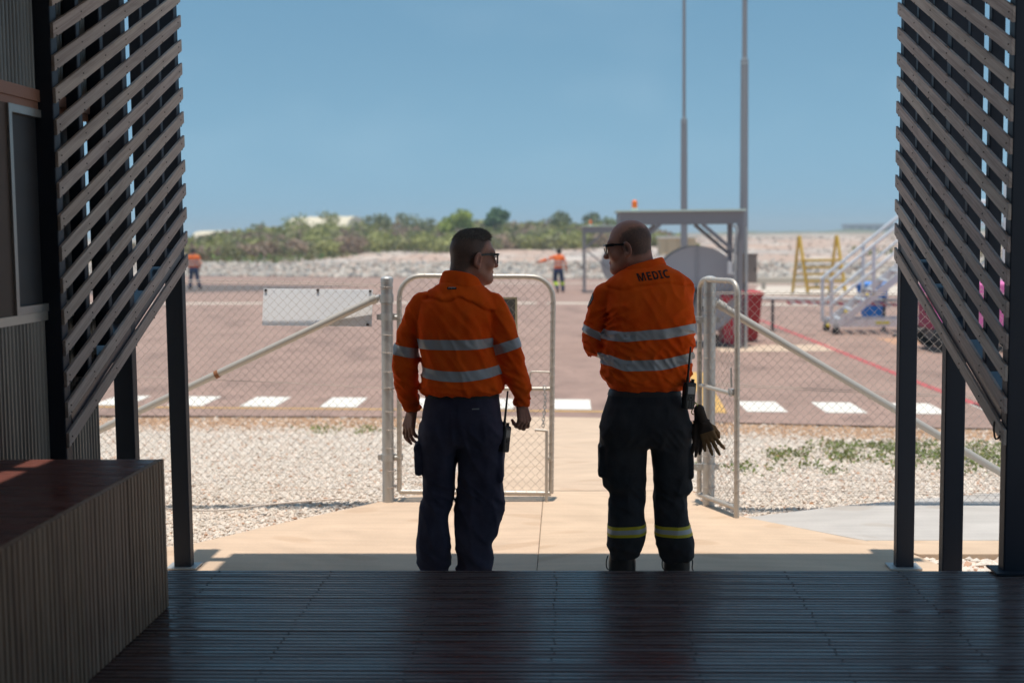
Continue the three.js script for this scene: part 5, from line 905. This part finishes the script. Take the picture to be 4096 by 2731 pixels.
{ // yellow platform ladder
  const l = thing('step_ladder', 'yellow double-sided platform ladder standing on the apron', 'ladder', [8.3, G0, -46.2]), y = std([0.66, 0.42, 0.05], 0.5), w = 1.32, H = 2.09;
  const legs = [[0, 0], [w, 0]];
  for (const [x] of legs) { part(l, 'front_leg', bar([x, H, 0], [x + 0.25, 0, 0.42], 0.11, 0.05), y); part(l, 'rear_leg', bar([x, H, -0.1], [x - 0.14, 0, -0.55], 0.09, 0.05), y); part(l, 'leg_foot', merge([box(0.13, 0.06, 0.08, x + 0.25, 0.03, 0.42), box(0.13, 0.06, 0.08, x - 0.14, 0.03, -0.55)]), std([0.6, 0.58, 0.52], 0.7)); }
  for (let k = 1; k <= 5; k++) { const t = 1 - k * 0.22 / 1.0 * 0.94, hh = H * (0.58 - (k - 1) * 0.115), q = 1 - hh / H; part(l, 'tread', box(w, 0.07, 0.18, w / 2 + 0.25 * q, hh, 0.42 * q - 0.02), y); part(l, 'rung', box(w, 0.04, 0.05, w / 2 - 0.14 * q, hh, -0.1 - 0.45 * q), y); }
  part(l, 'platform', box(w - 0.05, 0.04, 0.42, w / 2 + 0.08, H * 0.58 + 0.03, 0.03), y);
}
{ // aluminium boarding stairs
  const s = thing('mobile_stairs', 'wheeled aluminium boarding stairs climbing behind the slatted screen', 'stairs', [5.85, G0, -28.2]);
  const slope = 0.80, tip = std([0.75, 0.6, 0.05], 0.5);
  for (const z of [0, -1.0]) {
    part(s, 'stringer', bar([0.05, 0.2, z], [2.75, 0.2 + 2.7 * slope, z], 0.05, 0.15), aluminium);
    part(s, 'handrail', merge([rod([-0.12, 1.17, z], [2.6, 1.17 + 2.72 * 0.815, z], 0.036, 12), rod([2.6, 3.387, z], [3.6, 3.387, z], 0.036, 12)]), aluminium);
    part(s, 'mid_rail', merge([rod([-0.12, 0.62, z], [2.6, 0.62 + 2.72 * 0.82, z], 0.032, 12), rod([2.6, 2.85, z], [3.6, 2.85, z], 0.032, 12)]), aluminium);
    for (const x of [-0.08, 0.82, 1.72, 2.6, 3.6]) part(s, 'upright', bar([x, Math.min(2.3, Math.max(0.22, 0.2 + x * slope)), z], [x, Math.min(3.387, 1.19 + (x + 0.08) * 0.815), z], 0.07, 0.05, [0, 0, 1]), aluminium);
    part(s, 'base_beam', box(3.9, 0.16, 0.07, 1.9, 0.24, z - 0.02), aluminium);
    for (const x of [0.02, 3.7]) { const c = part(s, 'castor', new THREE.CylinderGeometry(0.085, 0.085, 0.05, 18).rotateX(Math.PI / 2).rotateY(0.4).translate(x, 0.087, z), rubber); part(c, 'castor_fork', merge([box(0.12, 0.09, 0.09, x, 0.195, z), rod([x, 0.16, z], [x, 0.3, z], 0.025, 8)]), galv); }
    part(s, 'rear_leg', merge([bar([3.6, 0.25, z], [3.6, 2.4, z], 0.07, 0.06, [0, 0, 1]), bar([2.2, 0.3, z], [3.6, 1.6, z], 0.05, 0.05, [0, 0, 1])]), aluminium);
  }
  for (let k = 0; k < 10; k++) part(s, 'tread', box(0.15, 0.025, 0.98, 0.2 + k * 0.26, 0.31 + k * 0.26 * slope, -0.5), aluminium);
  for (const [x, y] of [[-0.16, 0.2], [0.22, 0.5], [0.68, 0.86], [2.0, 1.75], [1.65, 1.55]]) part(s, 'rubber_tip', new THREE.SphereGeometry(0.035, 10, 8).translate(x, y, 0.05), tip);
  part(s, 'platform', box(1.1, 0.05, 1.0, 3.15, 2.36, -0.5), aluminium); part(s, 'step_tie', box(0.06, 0.12, 1.0, 0.05, 0.24, -0.5), aluminium);
  part(s, 'notice', box(0.30, 0.055, 0.004, 1.02, 0.25, 0.02), std([0.58, 0.50, 0.02], 0.6));
}
{ // pink equipment trolley behind the slatted screen
  const p = thing('equipment_trolley', 'pink sided trolley on black tyres glimpsed through the slatted screen', 'trolley', [7.62, G0, -24.4]);
  const pink = std([0.72, 0.16, 0.42], 0.5), deep = std([0.30, 0.015, 0.06], 0.6);
  part(p, 'body', merge([rbox(1.9, 0.85, 1.2, 0.05, 0.1, 0.85, 0, 2)]), pink); part(p, 'end_panel', rbox(0.05, 0.6, 0.9, 0.02, -0.87, 0.72, 0, 1), deep); part(p, 'chassis', box(1.9, 0.1, 1.0, 0.1, 0.38, 0), darkSteel);
  part(p, 'drawbar', rod([-0.85, 0.4, 0], [-1.5, 0.28, 0.1], 0.035, 8), darkSteel);
  for (const x of [-0.62, 0.8]) for (const z of [-0.6, 0.6]) { const w = part(p, 'wheel', new THREE.TorusGeometry(0.2, 0.085, 10, 24).translate(x, 0.285, z), rubber); part(w, 'rim', new THREE.CylinderGeometry(0.16, 0.16, 0.1, 18).rotateX(Math.PI / 2).translate(x, 0.285, z), std([0.35, 0.36, 0.4], 0.5)); }
}
{ // beige store beyond the reel, arched shelters and low hills
  const c = thing('site_hut', 'beige site hut seen through the hose reel frame', 'hut', [8.1, groundY(8.1, -95), -95]);
  part(c, 'wall', box(2.6, 1.25, 2.4, 0, 0.63, 0), std([0.60, 0.44, 0.27], 0.8)); part(c, 'roof', box(2.8, 0.14, 2.6, 0, 1.32, 0), std([0.66, 0.62, 0.56], 0.7)); for (const x of [-0.8, 0, 0.8]) part(c, 'panel_seam', box(0.05, 1.15, 0.03, x, 0.62, 1.215), std([0.42, 0.3, 0.18], 0.8));
  part(c, 'plinth', box(2.9, 0.3, 2.7, 0, -0.1, 0), std([0.6, 0.56, 0.52], 0.9));
  const shelter = (label, pos, turn, w, h, L, mouth) => { const s = thing('arched_shelter', label, 'shelter', pos, turn, 'arched aircraft shelters'); const arc = []; for (let k = 0; k <= 20; k++) { const a = Math.PI * k / 20; arc.push(new THREE.Vector2(w / 2 * Math.cos(a), h * Math.pow(Math.sin(a), 0.8))); }
    const g = new THREE.ExtrudeGeometry(new THREE.Shape(arc), { depth: L, bevelEnabled: false }); part(s, 'shell', g.translate(0, 0, -L), std([0.66, 0.58, 0.43], 0.8)); part(s, 'mouth', new THREE.ShapeGeometry(new THREE.Shape(arc.map(p => p.clone().multiplyScalar(0.9)))).translate(0, 0, 0.03), std(mouth, 0.9)); for (let k = 0; k < 6; k++) part(s, 'rib', new THREE.TorusGeometry(w / 2 * 1.005, 0.08, 4, 20, Math.PI).scale(1, h / (w / 2), 1).translate(0, 0, -L * (k + 0.5) / 6), std([0.56, 0.49, 0.37], 0.8)); return s; };
  shelter('arched beige shelter with a dark mouth at the far left', [-57.5, 0.7, -220], 1.15, 5.6, 2.2, 7, [0.10, 0.075, 0.08]);
  shelter('larger arched beige shelter half hidden by the scrub', [-33.5, 0.6, -205], 1.35, 10, 4.3, 10.5, [0.55, 0.49, 0.38]);
  const hill = (name, x0, x1, z, h, col, sd) => { const P = [], I = [], n = 60; for (let i = 0; i <= n; i++) { const x = lerp(x0, x1, i / n), e = Math.sin(Math.PI * i / n) ** 0.5, y = h * e * (0.65 + 0.35 * n2(i * 0.16, sd)); P.push(x, 0.4, z + 40, x, y + 0.4, z, x, 0.3, z - 60); } for (let i = 0; i < n; i++) for (let k = 0; k < 2; k++) { const a = i * 3 + k; I.push(a, a + 3, a + 1, a + 3, a + 4, a + 1); } const g = new THREE.BufferGeometry(); g.setAttribute('position', new THREE.Float32BufferAttribute(P, 3)); g.setIndex(I); g.computeVertexNormals(); const m = part(scene, name, g, std(col, 0.95)); m.userData.kind = 'structure'; };
  hill('hills', 60, 520, -900, 3.6, [0.15, 0.16, 0.10], 1); hill('hills_far', -700, 60, -1400, 6, [0.15, 0.16, 0.10], 5); hill('hills_near', 20, 260, -480, 2.6, [0.15, 0.16, 0.10], 9);
  const far = thing('low_building', 'low grey building far off on the horizon beyond the ladder', 'building', [150, 1.0, -640]); part(far, 'wall', box(26, 3.6, 10, 0, 1.8, 0), std([0.33, 0.32, 0.35], 0.8)); part(far, 'roof', box(27, 0.5, 11, 0, 3.85, 0), std([0.4, 0.38, 0.4], 0.8)); for (let k = 0; k < 6; k++) part(far, 'window', box(2.2, 1.2, 0.1, -10.5 + k * 4.2, 2, 5.06), std([0.1, 0.11, 0.13], 0.3));
}
// ---------------------------------------------------------------- scrub, trees, weeds
function leafMesh(n, place, size, col) { // loose small leaf clumps: three-cornered tufts spread through a volume
  const P = new Float32Array(n * 18), C = new Float32Array(n * 18); let k = 0;
  for (let i = 0; i < n; i++) {
    const p = place(), s = size * rr(0.6, 1.4), c = col(p), a = rr(0, 6.28), b = rr(-1.2, 1.2), u = V(Math.cos(a) * Math.cos(b), Math.sin(b), Math.sin(a) * Math.cos(b)), w = V(rr(-1, 1), rr(-1, 1), rr(-1, 1)).cross(u).normalize();
    const q = [[-0.5, 0], [0.5, -0.1], [0.1, 0.55], [0.5, -0.1], [0.75, 0.5], [0.1, 0.55]];
    for (const [x, y] of q) { P[k] = p[0] + (u.x * x + w.x * y) * s; P[k + 1] = p[1] + (u.y * x + w.y * y) * s; P[k + 2] = p[2] + (u.z * x + w.z * y) * s; C[k] = c[0]; C[k + 1] = c[1]; C[k + 2] = c[2]; k += 3; }
  }
  const g = new THREE.BufferGeometry(); g.setAttribute('position', new THREE.BufferAttribute(P, 3)); g.setAttribute('color', new THREE.BufferAttribute(C, 3)); g.computeVertexNormals(); return g;
}
const leafMat = new THREE.MeshPhysicalMaterial({ vertexColors: true, roughness: 1, transmission: 0.35, thickness: 0, side: THREE.DoubleSide });
const bark = std([0.16, 0.12, 0.09], 0.95);
const scrubTop = curve([[-45, 0.4], [-35, 1.2], [-33, 1.9], [-30, 2.7], [-26, 3.1], [-20, 3.3], [-14, 3.0], [-8, 3.3], [-4, 3.1], [2, 3.0], [7, 2.6], [12, 1.3], [18, 0.7]]);
{
  const g = leafMesh(70000, () => { const x = rr(-37, 12), f = rnd(), z = lerp(-86, -112, sm(-24, -14, x)) - f * 34 - Math.max(0, x) * 0.3; const h = (scrubTop(x) - 0.1) * (0.55 + 0.45 * f) * (0.88 + 0.22 * n2(x * 0.3, z * 0.2)); return [x, groundY(x, z) + Math.pow(rnd(), 0.6) * Math.max(0.25, h - 0.3), z]; }, 0.36, p => { const t = n2(p[0] * 0.18, p[2] * 0.12) + 0.4 * n2(p[0] * 0.7, p[1]), k = rr(0.75, 1.25); const c = t > 0.2 ? [0.34, 0.34, 0.11] : t > -0.35 ? [0.28, 0.27, 0.12] : [0.34, 0.24, 0.165]; return c.map(v => v * k); });
  const m = part(scene, 'scrub', g, leafMat); m.userData = { kind: 'stuff', label: 'belt of dry green and brown scrub beyond the rocks', category: 'scrub' };
  const g2 = leafMesh(3000, () => { const t = rnd(); const x = t < 0.5 ? rr(-33, -17) : rr(20, 60), z = roadFar(clamp(x, -60, 40)) - rr(5, 40); return [x, groundY(x, z) + rr(0, 0.4), z]; }, 0.3, p => [0.16, 0.17, 0.05].map(v => v * rr(0.7, 1.3)));
  const m2 = part(scene, 'low_weeds', g2, leafMat); m2.userData = { kind: 'stuff', label: 'low weeds dotted along the rock band', category: 'weeds' };
}
function tree(label, x, z, h, r, col, dens, group) {
  h *= 0.9; const y = groundY(x, z), t = thing('tree', label, 'tree', [x, y, z], 0, group); const blobs = []; const n = 7 + Math.floor(rnd() * 4);
  for (let k = 0; k < n; k++) { const a = rr(0, 6.28), q = Math.sqrt(rnd()) * r * 0.75; blobs.push([Math.cos(a) * q, h * rr(0.5, 0.88), Math.sin(a) * q, r * rr(0.3, 0.55)]); }
  const limbs = [rod([0, -0.2, 0], [rr(-0.1, 0.1), h * 0.45, 0], 0.09 + h * 0.012, 8, 0.06)]; for (const b of blobs) limbs.push(rod([0, h * rr(0.25, 0.45), 0], [b[0], b[1], b[2]], 0.045, 5, 0.015));
  part(t, 'trunk', merge(limbs), bark);
  part(t, 'crown', leafMesh(dens, () => { const b = blobs[Math.floor(rnd() * n)], a = rr(0, 6.28), c = rr(-1, 1), q = Math.pow(rnd(), 0.4) * b[3], s = Math.sqrt(1 - c * c); return [b[0] + Math.cos(a) * s * q, b[1] + c * q * 0.75, b[2] + Math.sin(a) * s * q]; }, 0.26, p => { const k = rr(0.7, 1.3); return col.map(v => v * k * 2.1); }), leafMat);
}
const TG = 'small trees along the skyline';
tree('bright green rounded tree on the skyline, above the shoulder of the short-haired man', -10.3, -122, 4.0, 1.9, [0.16, 0.19, 0.035], 1500, TG);
tree('dark green upright tree on the skyline, just right of the bright green one', -6.7, -124, 4.3, 1.2, [0.055, 0.10, 0.045], 1100, TG);
tree('sparse grey-green tree on the skyline, right of the larger shelter', -19.6, -130, 4.2, 1.7, [0.12, 0.13, 0.07], 520, TG);
tree('second sparse tree on the skyline, right of the larger shelter', -16.6, -132, 4.1, 1.7, [0.13, 0.14, 0.075], 520, TG);
tree('third sparse tree on the skyline, right of the larger shelter', -14.2, -128, 3.5, 1.4, [0.12, 0.13, 0.07], 420, TG);
tree('leafy tree in front of the larger shelter', -27.6, -128, 4.1, 2.0, [0.13, 0.15, 0.05], 420, TG);
tree('thin tree across the roof of the larger shelter', -24.6, -130, 4.3, 1.8, [0.14, 0.15, 0.06], 300, TG);
tree('small dark tree between the two shelters', -33.4, -140, 3.4, 1.0, [0.10, 0.12, 0.06], 450, TG);
tree('hazy dark tree on the skyline, left of the hose reel frames', -0.5, -134, 3.9, 1.5, [0.085, 0.10, 0.05], 800, TG);
tree('second hazy dark tree on the skyline, left of the hose reel frames', 2.6, -136, 4.0, 1.6, [0.085, 0.10, 0.05], 800, TG);
tree('low green tree behind the farther hose reel', 5.6, -138, 3.3, 1.6, [0.11, 0.13, 0.05], 700, TG);
{ // creeping weeds on the gravel
  const rows = [[2.3, 4.6, -12.1], [1.75, 4.4, -11.2], [1.0, 2.2, -10.25], [2.6, 4.6, -10.4], [-3.0, -2.4, -13.9], [-2.3, -1.9, -13.8]];
  const g = leafMesh(4200, () => { const t = rnd(), r = rows[t < 0.36 ? 0 : t < 0.74 ? 1 : t < 0.80 ? 2 : t < 0.95 ? 3 : t < 0.98 ? 4 : 5]; let x, z; do { x = rr(r[0], r[1]); z = r[2] + (rnd() + rnd() - 1) * 0.55; } while (n2(x * 2.1, z * 2.6) < -0.05 + (r === rows[2] ? 0.3 : 0)); return [x, groundY(x, z) + rr(0.0, 0.07), z]; }, 0.028, () => { const k = rr(0.7, 1.3); return rnd() < 0.75 ? [0.20 * k, 0.25 * k, 0.07 * k] : [0.22 * k, 0.20 * k, 0.06 * k]; });
  const m = part(scene, 'weeds', g, leafMat); m.userData = { kind: 'stuff', label: 'creeping green weeds on the gravel behind the fence', category: 'weeds' };
  const leaves = []; for (let k = 0; k < 130; k++) { let x, z; do { z = -7 - Math.pow(rnd(), 1.4) * 6; x = rr(-0.42, 0.45) * -z; } while (onPath(x, z) || z < edgeZ(x)); const q = new THREE.PlaneGeometry(rr(0.02, 0.04), rr(0.012, 0.022), 2, 1); q.attributes.position.setZ(1, 0.006); q.rotateX(-Math.PI / 2 + rr(-0.5, 0.5)); q.rotateY(rr(0, 6.28)); leaves.push(q.translate(x, groundY(x, z) + 0.035, z)); }
  const m2 = part(scene, 'dry_leaves', merge(leaves), std([0.34, 0.15, 0.06], 0.8, { side: THREE.DoubleSide })); m2.userData = { kind: 'stuff', label: 'dry brown leaves littering the gravel', category: 'leaves' };
}
// ---------------------------------------------------------------- two workers far out on the apron
const brightOrange = new THREE.MeshStandardMaterial({ color: lin(0.82, 0.15, 0.018), roughness: 0.82 }), blueCloth = std([0.022, 0.035, 0.095], 0.9);
function farWorker(label, pos, turn, S) {
  const m = thing('person', label, 'person', pos, turn, 'workers far out on the apron'), c = 0.016;
  const sg = surfaceNets(S.shirt, [-1.05, 0.85, -0.35], [0.6, 1.65, 0.35], c); const sh = part(m, 'shirt', sg, brightOrange);
  for (const t of S.bands) part(sh, 'reflective_band', cutPatch(sg, t, 0.004), std([0.62, 0.60, 0.58], 0.5));
  const tg = surfaceNets(S.legs, [-0.5, 0, -0.45], [0.5, 1.02, 0.45], c), tr = part(m, 'trousers', tg, blueCloth);
  for (const [y0, y1, mat] of S.tape) part(tr, 'leg_tape', cutPatch(tg, [(x, y) => y1 - y, (x, y) => y - y0], 0.004), mat);
  const hf = headField(), hg = surfaceNets((x, y, z) => hf(x, y, z), [-0.12, -0.24, -0.16], [0.12, 0.15, 0.15], 0.012); tint(hg, () => SKIN); const hb = placed(hg, S.head, headBasis([0, -1]));
  const parts = [hb]; for (const [f, p, b] of S.hands) { const g = surfaceNets(f, [-0.1, -0.22, -0.1], [0.1, 0.08, 0.08], 0.01); tint(g, () => SKIN); parts.push(placed(g, p, b)); }
  const core = bodyCore(S.core); tint(core, () => SKIN); parts.push(core); part(m, 'body', merge(parts), skinMat);
  const hair = surfaceNets((x, y, z) => Math.max(hf(x, y, z) - 0.012, 0.03 - y - Math.max(0, -z) * 1.1), [-0.12, -0.12, -0.16], [0.12, 0.16, 0.15], 0.012); tint(hair, () => [0.03, 0.025, 0.02]); part(m, 'hair', placed(hair, S.head, headBasis([0, -1])), hairMat);
  for (const b of S.boots) part(m, 'boot', surfaceNets((x, y, z) => smin(capsule([b[0], 0.16, b[1]], [b[0], 0.05, b[1]], 0.055, 0.05)(x, y, z), Math.max(ellipsoid([b[0], 0.045, b[1] - 0.08], [0.05, 0.05, 0.13])(x, y, z), 0.004 - y), 0.03), [b[0] - 0.1, -0.02, b[1] - 0.26], [b[0] + 0.1, 0.25, b[1] + 0.1], 0.016), std([0.16, 0.085, 0.05], 0.7));
}
const lime2 = std([0.45, 0.60, 0.03], 0.6), pale2 = std([0.5, 0.5, 0.52], 0.5);
{
  const torso = stack([[1.52, -0.10, 0.10, 0, 0.08], [1.44, -0.21, 0.21, 0, 0.115], [1.3, -0.21, 0.21, 0, 0.13], [1.1, -0.19, 0.19, 0, 0.125], [0.97, -0.20, 0.20, 0, 0.13]], 2.4), caps = [capsule([-0.21, 1.43, 0], [-0.31, 1.14, 0.03], 0.065, 0.058), capsule([-0.31, 1.14, 0.03], [-0.22, 0.97, -0.08], 0.056, 0.045), capsule([0.21, 1.43, 0], [0.31, 1.14, 0.03], 0.065, 0.058), capsule([0.31, 1.14, 0.03], [0.22, 0.97, -0.08], 0.056, 0.045)];
  const pel = stack([[1.0, -0.18, 0.18, 0, 0.12], [0.85, -0.2, 0.2, 0, 0.13], [0.76, -0.2, 0.2, 0, 0.12]], 2.4), lg = [capsule([-0.10, 0.82, 0], [-0.14, 0.46, 0], 0.105, 0.085), capsule([-0.14, 0.46, 0], [-0.18, 0.12, 0.02], 0.085, 0.075), capsule([0.10, 0.82, 0], [0.15, 0.46, -0.02], 0.105, 0.085), capsule([0.15, 0.46, -0.02], [0.24, 0.12, -0.05], 0.085, 0.075)];
  farWorker('worker in orange shirt and blue trousers standing far off beside the slatted screen', [-16.2, G0, -55.3], 0, {
    shirt: (x, y, z) => { let d = torso(x, y, z); for (const f of caps) d = smin(d, f(x, y, z), 0.02); return d - 0.004 * n3(x * 12, y * 12, z * 12); },
    bands: [[(x, y) => 1.27 - y, (x, y) => y - 1.215], [(x, y) => 1.12 - y, (x, y) => y - 1.065]],
    legs: (x, y, z) => Math.max(smin(pel(x, y, z), Math.min(smin(lg[0](x, y, z), lg[1](x, y, z), 0.03), smin(lg[2](x, y, z), lg[3](x, y, z), 0.03)), 0.03), 0.07 - y), tape: [[0.36, 0.44, pale2]], head: [0, 1.68, -0.02],
    hands: [[handField(-1), [-0.2, 0.95, -0.1], eul(-0.5, -0.9, 0)], [handField(1), [0.2, 0.95, -0.1], eul(-0.5, 0.9, 0)]], core: [[[0, 1.5, 0], [0, 0.95, 0], 0.07, 0.09], [[-0.18, 1.42, 0], [0.18, 1.42, 0], 0.05, 0.05], [[-0.2, 1.42, 0], [-0.31, 1.14, 0.03], 0.04, 0.035], [[-0.31, 1.14, 0.03], [-0.2, 0.95, -0.1], 0.035, 0.025], [[0.2, 1.42, 0], [0.31, 1.14, 0.03], 0.04, 0.035], [[0.31, 1.14, 0.03], [0.2, 0.95, -0.1], 0.035, 0.025], [[-0.1, 0.9, 0], [-0.17, 0.08, 0.02], 0.06, 0.035], [[0.1, 0.9, 0], [0.22, 0.08, -0.05], 0.06, 0.035]], boots: [[-0.18, 0.02], [0.24, -0.06]] });
}
{ // striding, one arm flung out
  const torso = stack([[1.46, -0.09, 0.13, -0.04, 0.08], [1.38, -0.17, 0.22, -0.03, 0.115], [1.24, -0.17, 0.19, -0.01, 0.13], [1.05, -0.16, 0.17, 0, 0.125], [0.93, -0.18, 0.17, 0, 0.13]], 2.4), caps = [capsule([-0.14, 1.38, -0.03], [-0.44, 1.27, -0.03], 0.068, 0.06), capsule([-0.44, 1.27, -0.03], [-0.70, 1.20, -0.06], 0.06, 0.045), capsule([0.18, 1.36, -0.03], [0.28, 1.12, 0.0], 0.065, 0.05), capsule([0.28, 1.12, 0], [0.29, 0.90, -0.06], 0.05, 0.04)];
  const pel = stack([[0.96, -0.17, 0.16, 0, 0.12], [0.85, -0.19, 0.17, 0, 0.13], [0.76, -0.19, 0.17, 0, 0.12]], 2.4), lg = [capsule([-0.11, 0.82, 0], [-0.13, 0.46, -0.05], 0.10, 0.085), capsule([-0.13, 0.46, -0.05], [-0.04, 0.17, 0.16], 0.085, 0.07), capsule([0.09, 0.82, 0], [0.14, 0.46, 0.0], 0.10, 0.08), capsule([0.14, 0.46, 0], [0.17, 0.12, 0.02], 0.08, 0.07)];
  farWorker('worker in orange shirt with lime leg bands striding with one arm flung out', [-0.3, G0, -49.4], 0, {
    shirt: (x, y, z) => { let d = torso(x, y, z); for (const f of caps) d = smin(d, f(x, y, z), 0.02); return d - 0.004 * n3(x * 12, y * 12, z * 12 + 5); },
    bands: [[(x, y) => 1.22 - y, (x, y) => y - 1.17, x => x + 0.25], [(x, y) => 1.09 - y, (x, y) => y - 1.04], [x => -0.36 - x, x => x + 0.43]],
    legs: (x, y, z) => Math.max(smin(pel(x, y, z), Math.min(smin(lg[0](x, y, z), lg[1](x, y, z), 0.03), smin(lg[2](x, y, z), lg[3](x, y, z), 0.03)), 0.03), 0.07 - y), tape: [[0.29, 0.42, lime2]], head: [0.03, 1.58, -0.08],
    hands: [[handField(-1), [-0.71, 1.195, -0.06], eul(0, 0, -1.3)], [handField(1), [0.29, 0.89, -0.06], eul(-0.2, 0.9, 0.0)]], core: [[[0.02, 1.44, -0.04], [0, 0.95, 0], 0.07, 0.09], [[-0.12, 1.36, -0.03], [0.16, 1.36, -0.03], 0.05, 0.05], [[-0.14, 1.38, -0.03], [-0.44, 1.27, -0.03], 0.04, 0.035], [[-0.44, 1.27, -0.03], [-0.71, 1.195, -0.06], 0.035, 0.025], [[0.18, 1.36, -0.03], [0.28, 1.12, 0], 0.04, 0.03], [[0.28, 1.12, 0], [0.29, 0.89, -0.06], 0.03, 0.022], [[-0.1, 0.9, 0], [-0.13, 0.46, -0.05], 0.06, 0.045], [[-0.13, 0.46, -0.05], [-0.03, 0.12, 0.18], 0.045, 0.03], [[0.1, 0.9, 0], [0.17, 0.08, 0.02], 0.06, 0.035]], boots: [[-0.03, 0.18], [0.17, 0.02]] });
}
scene.fog = new THREE.FogExp2(new THREE.Color().setRGB(0.74, 0.87, 0.95), 0.0010);
renderer.setSize(1024, 682);
renderer.render(scene, camera);
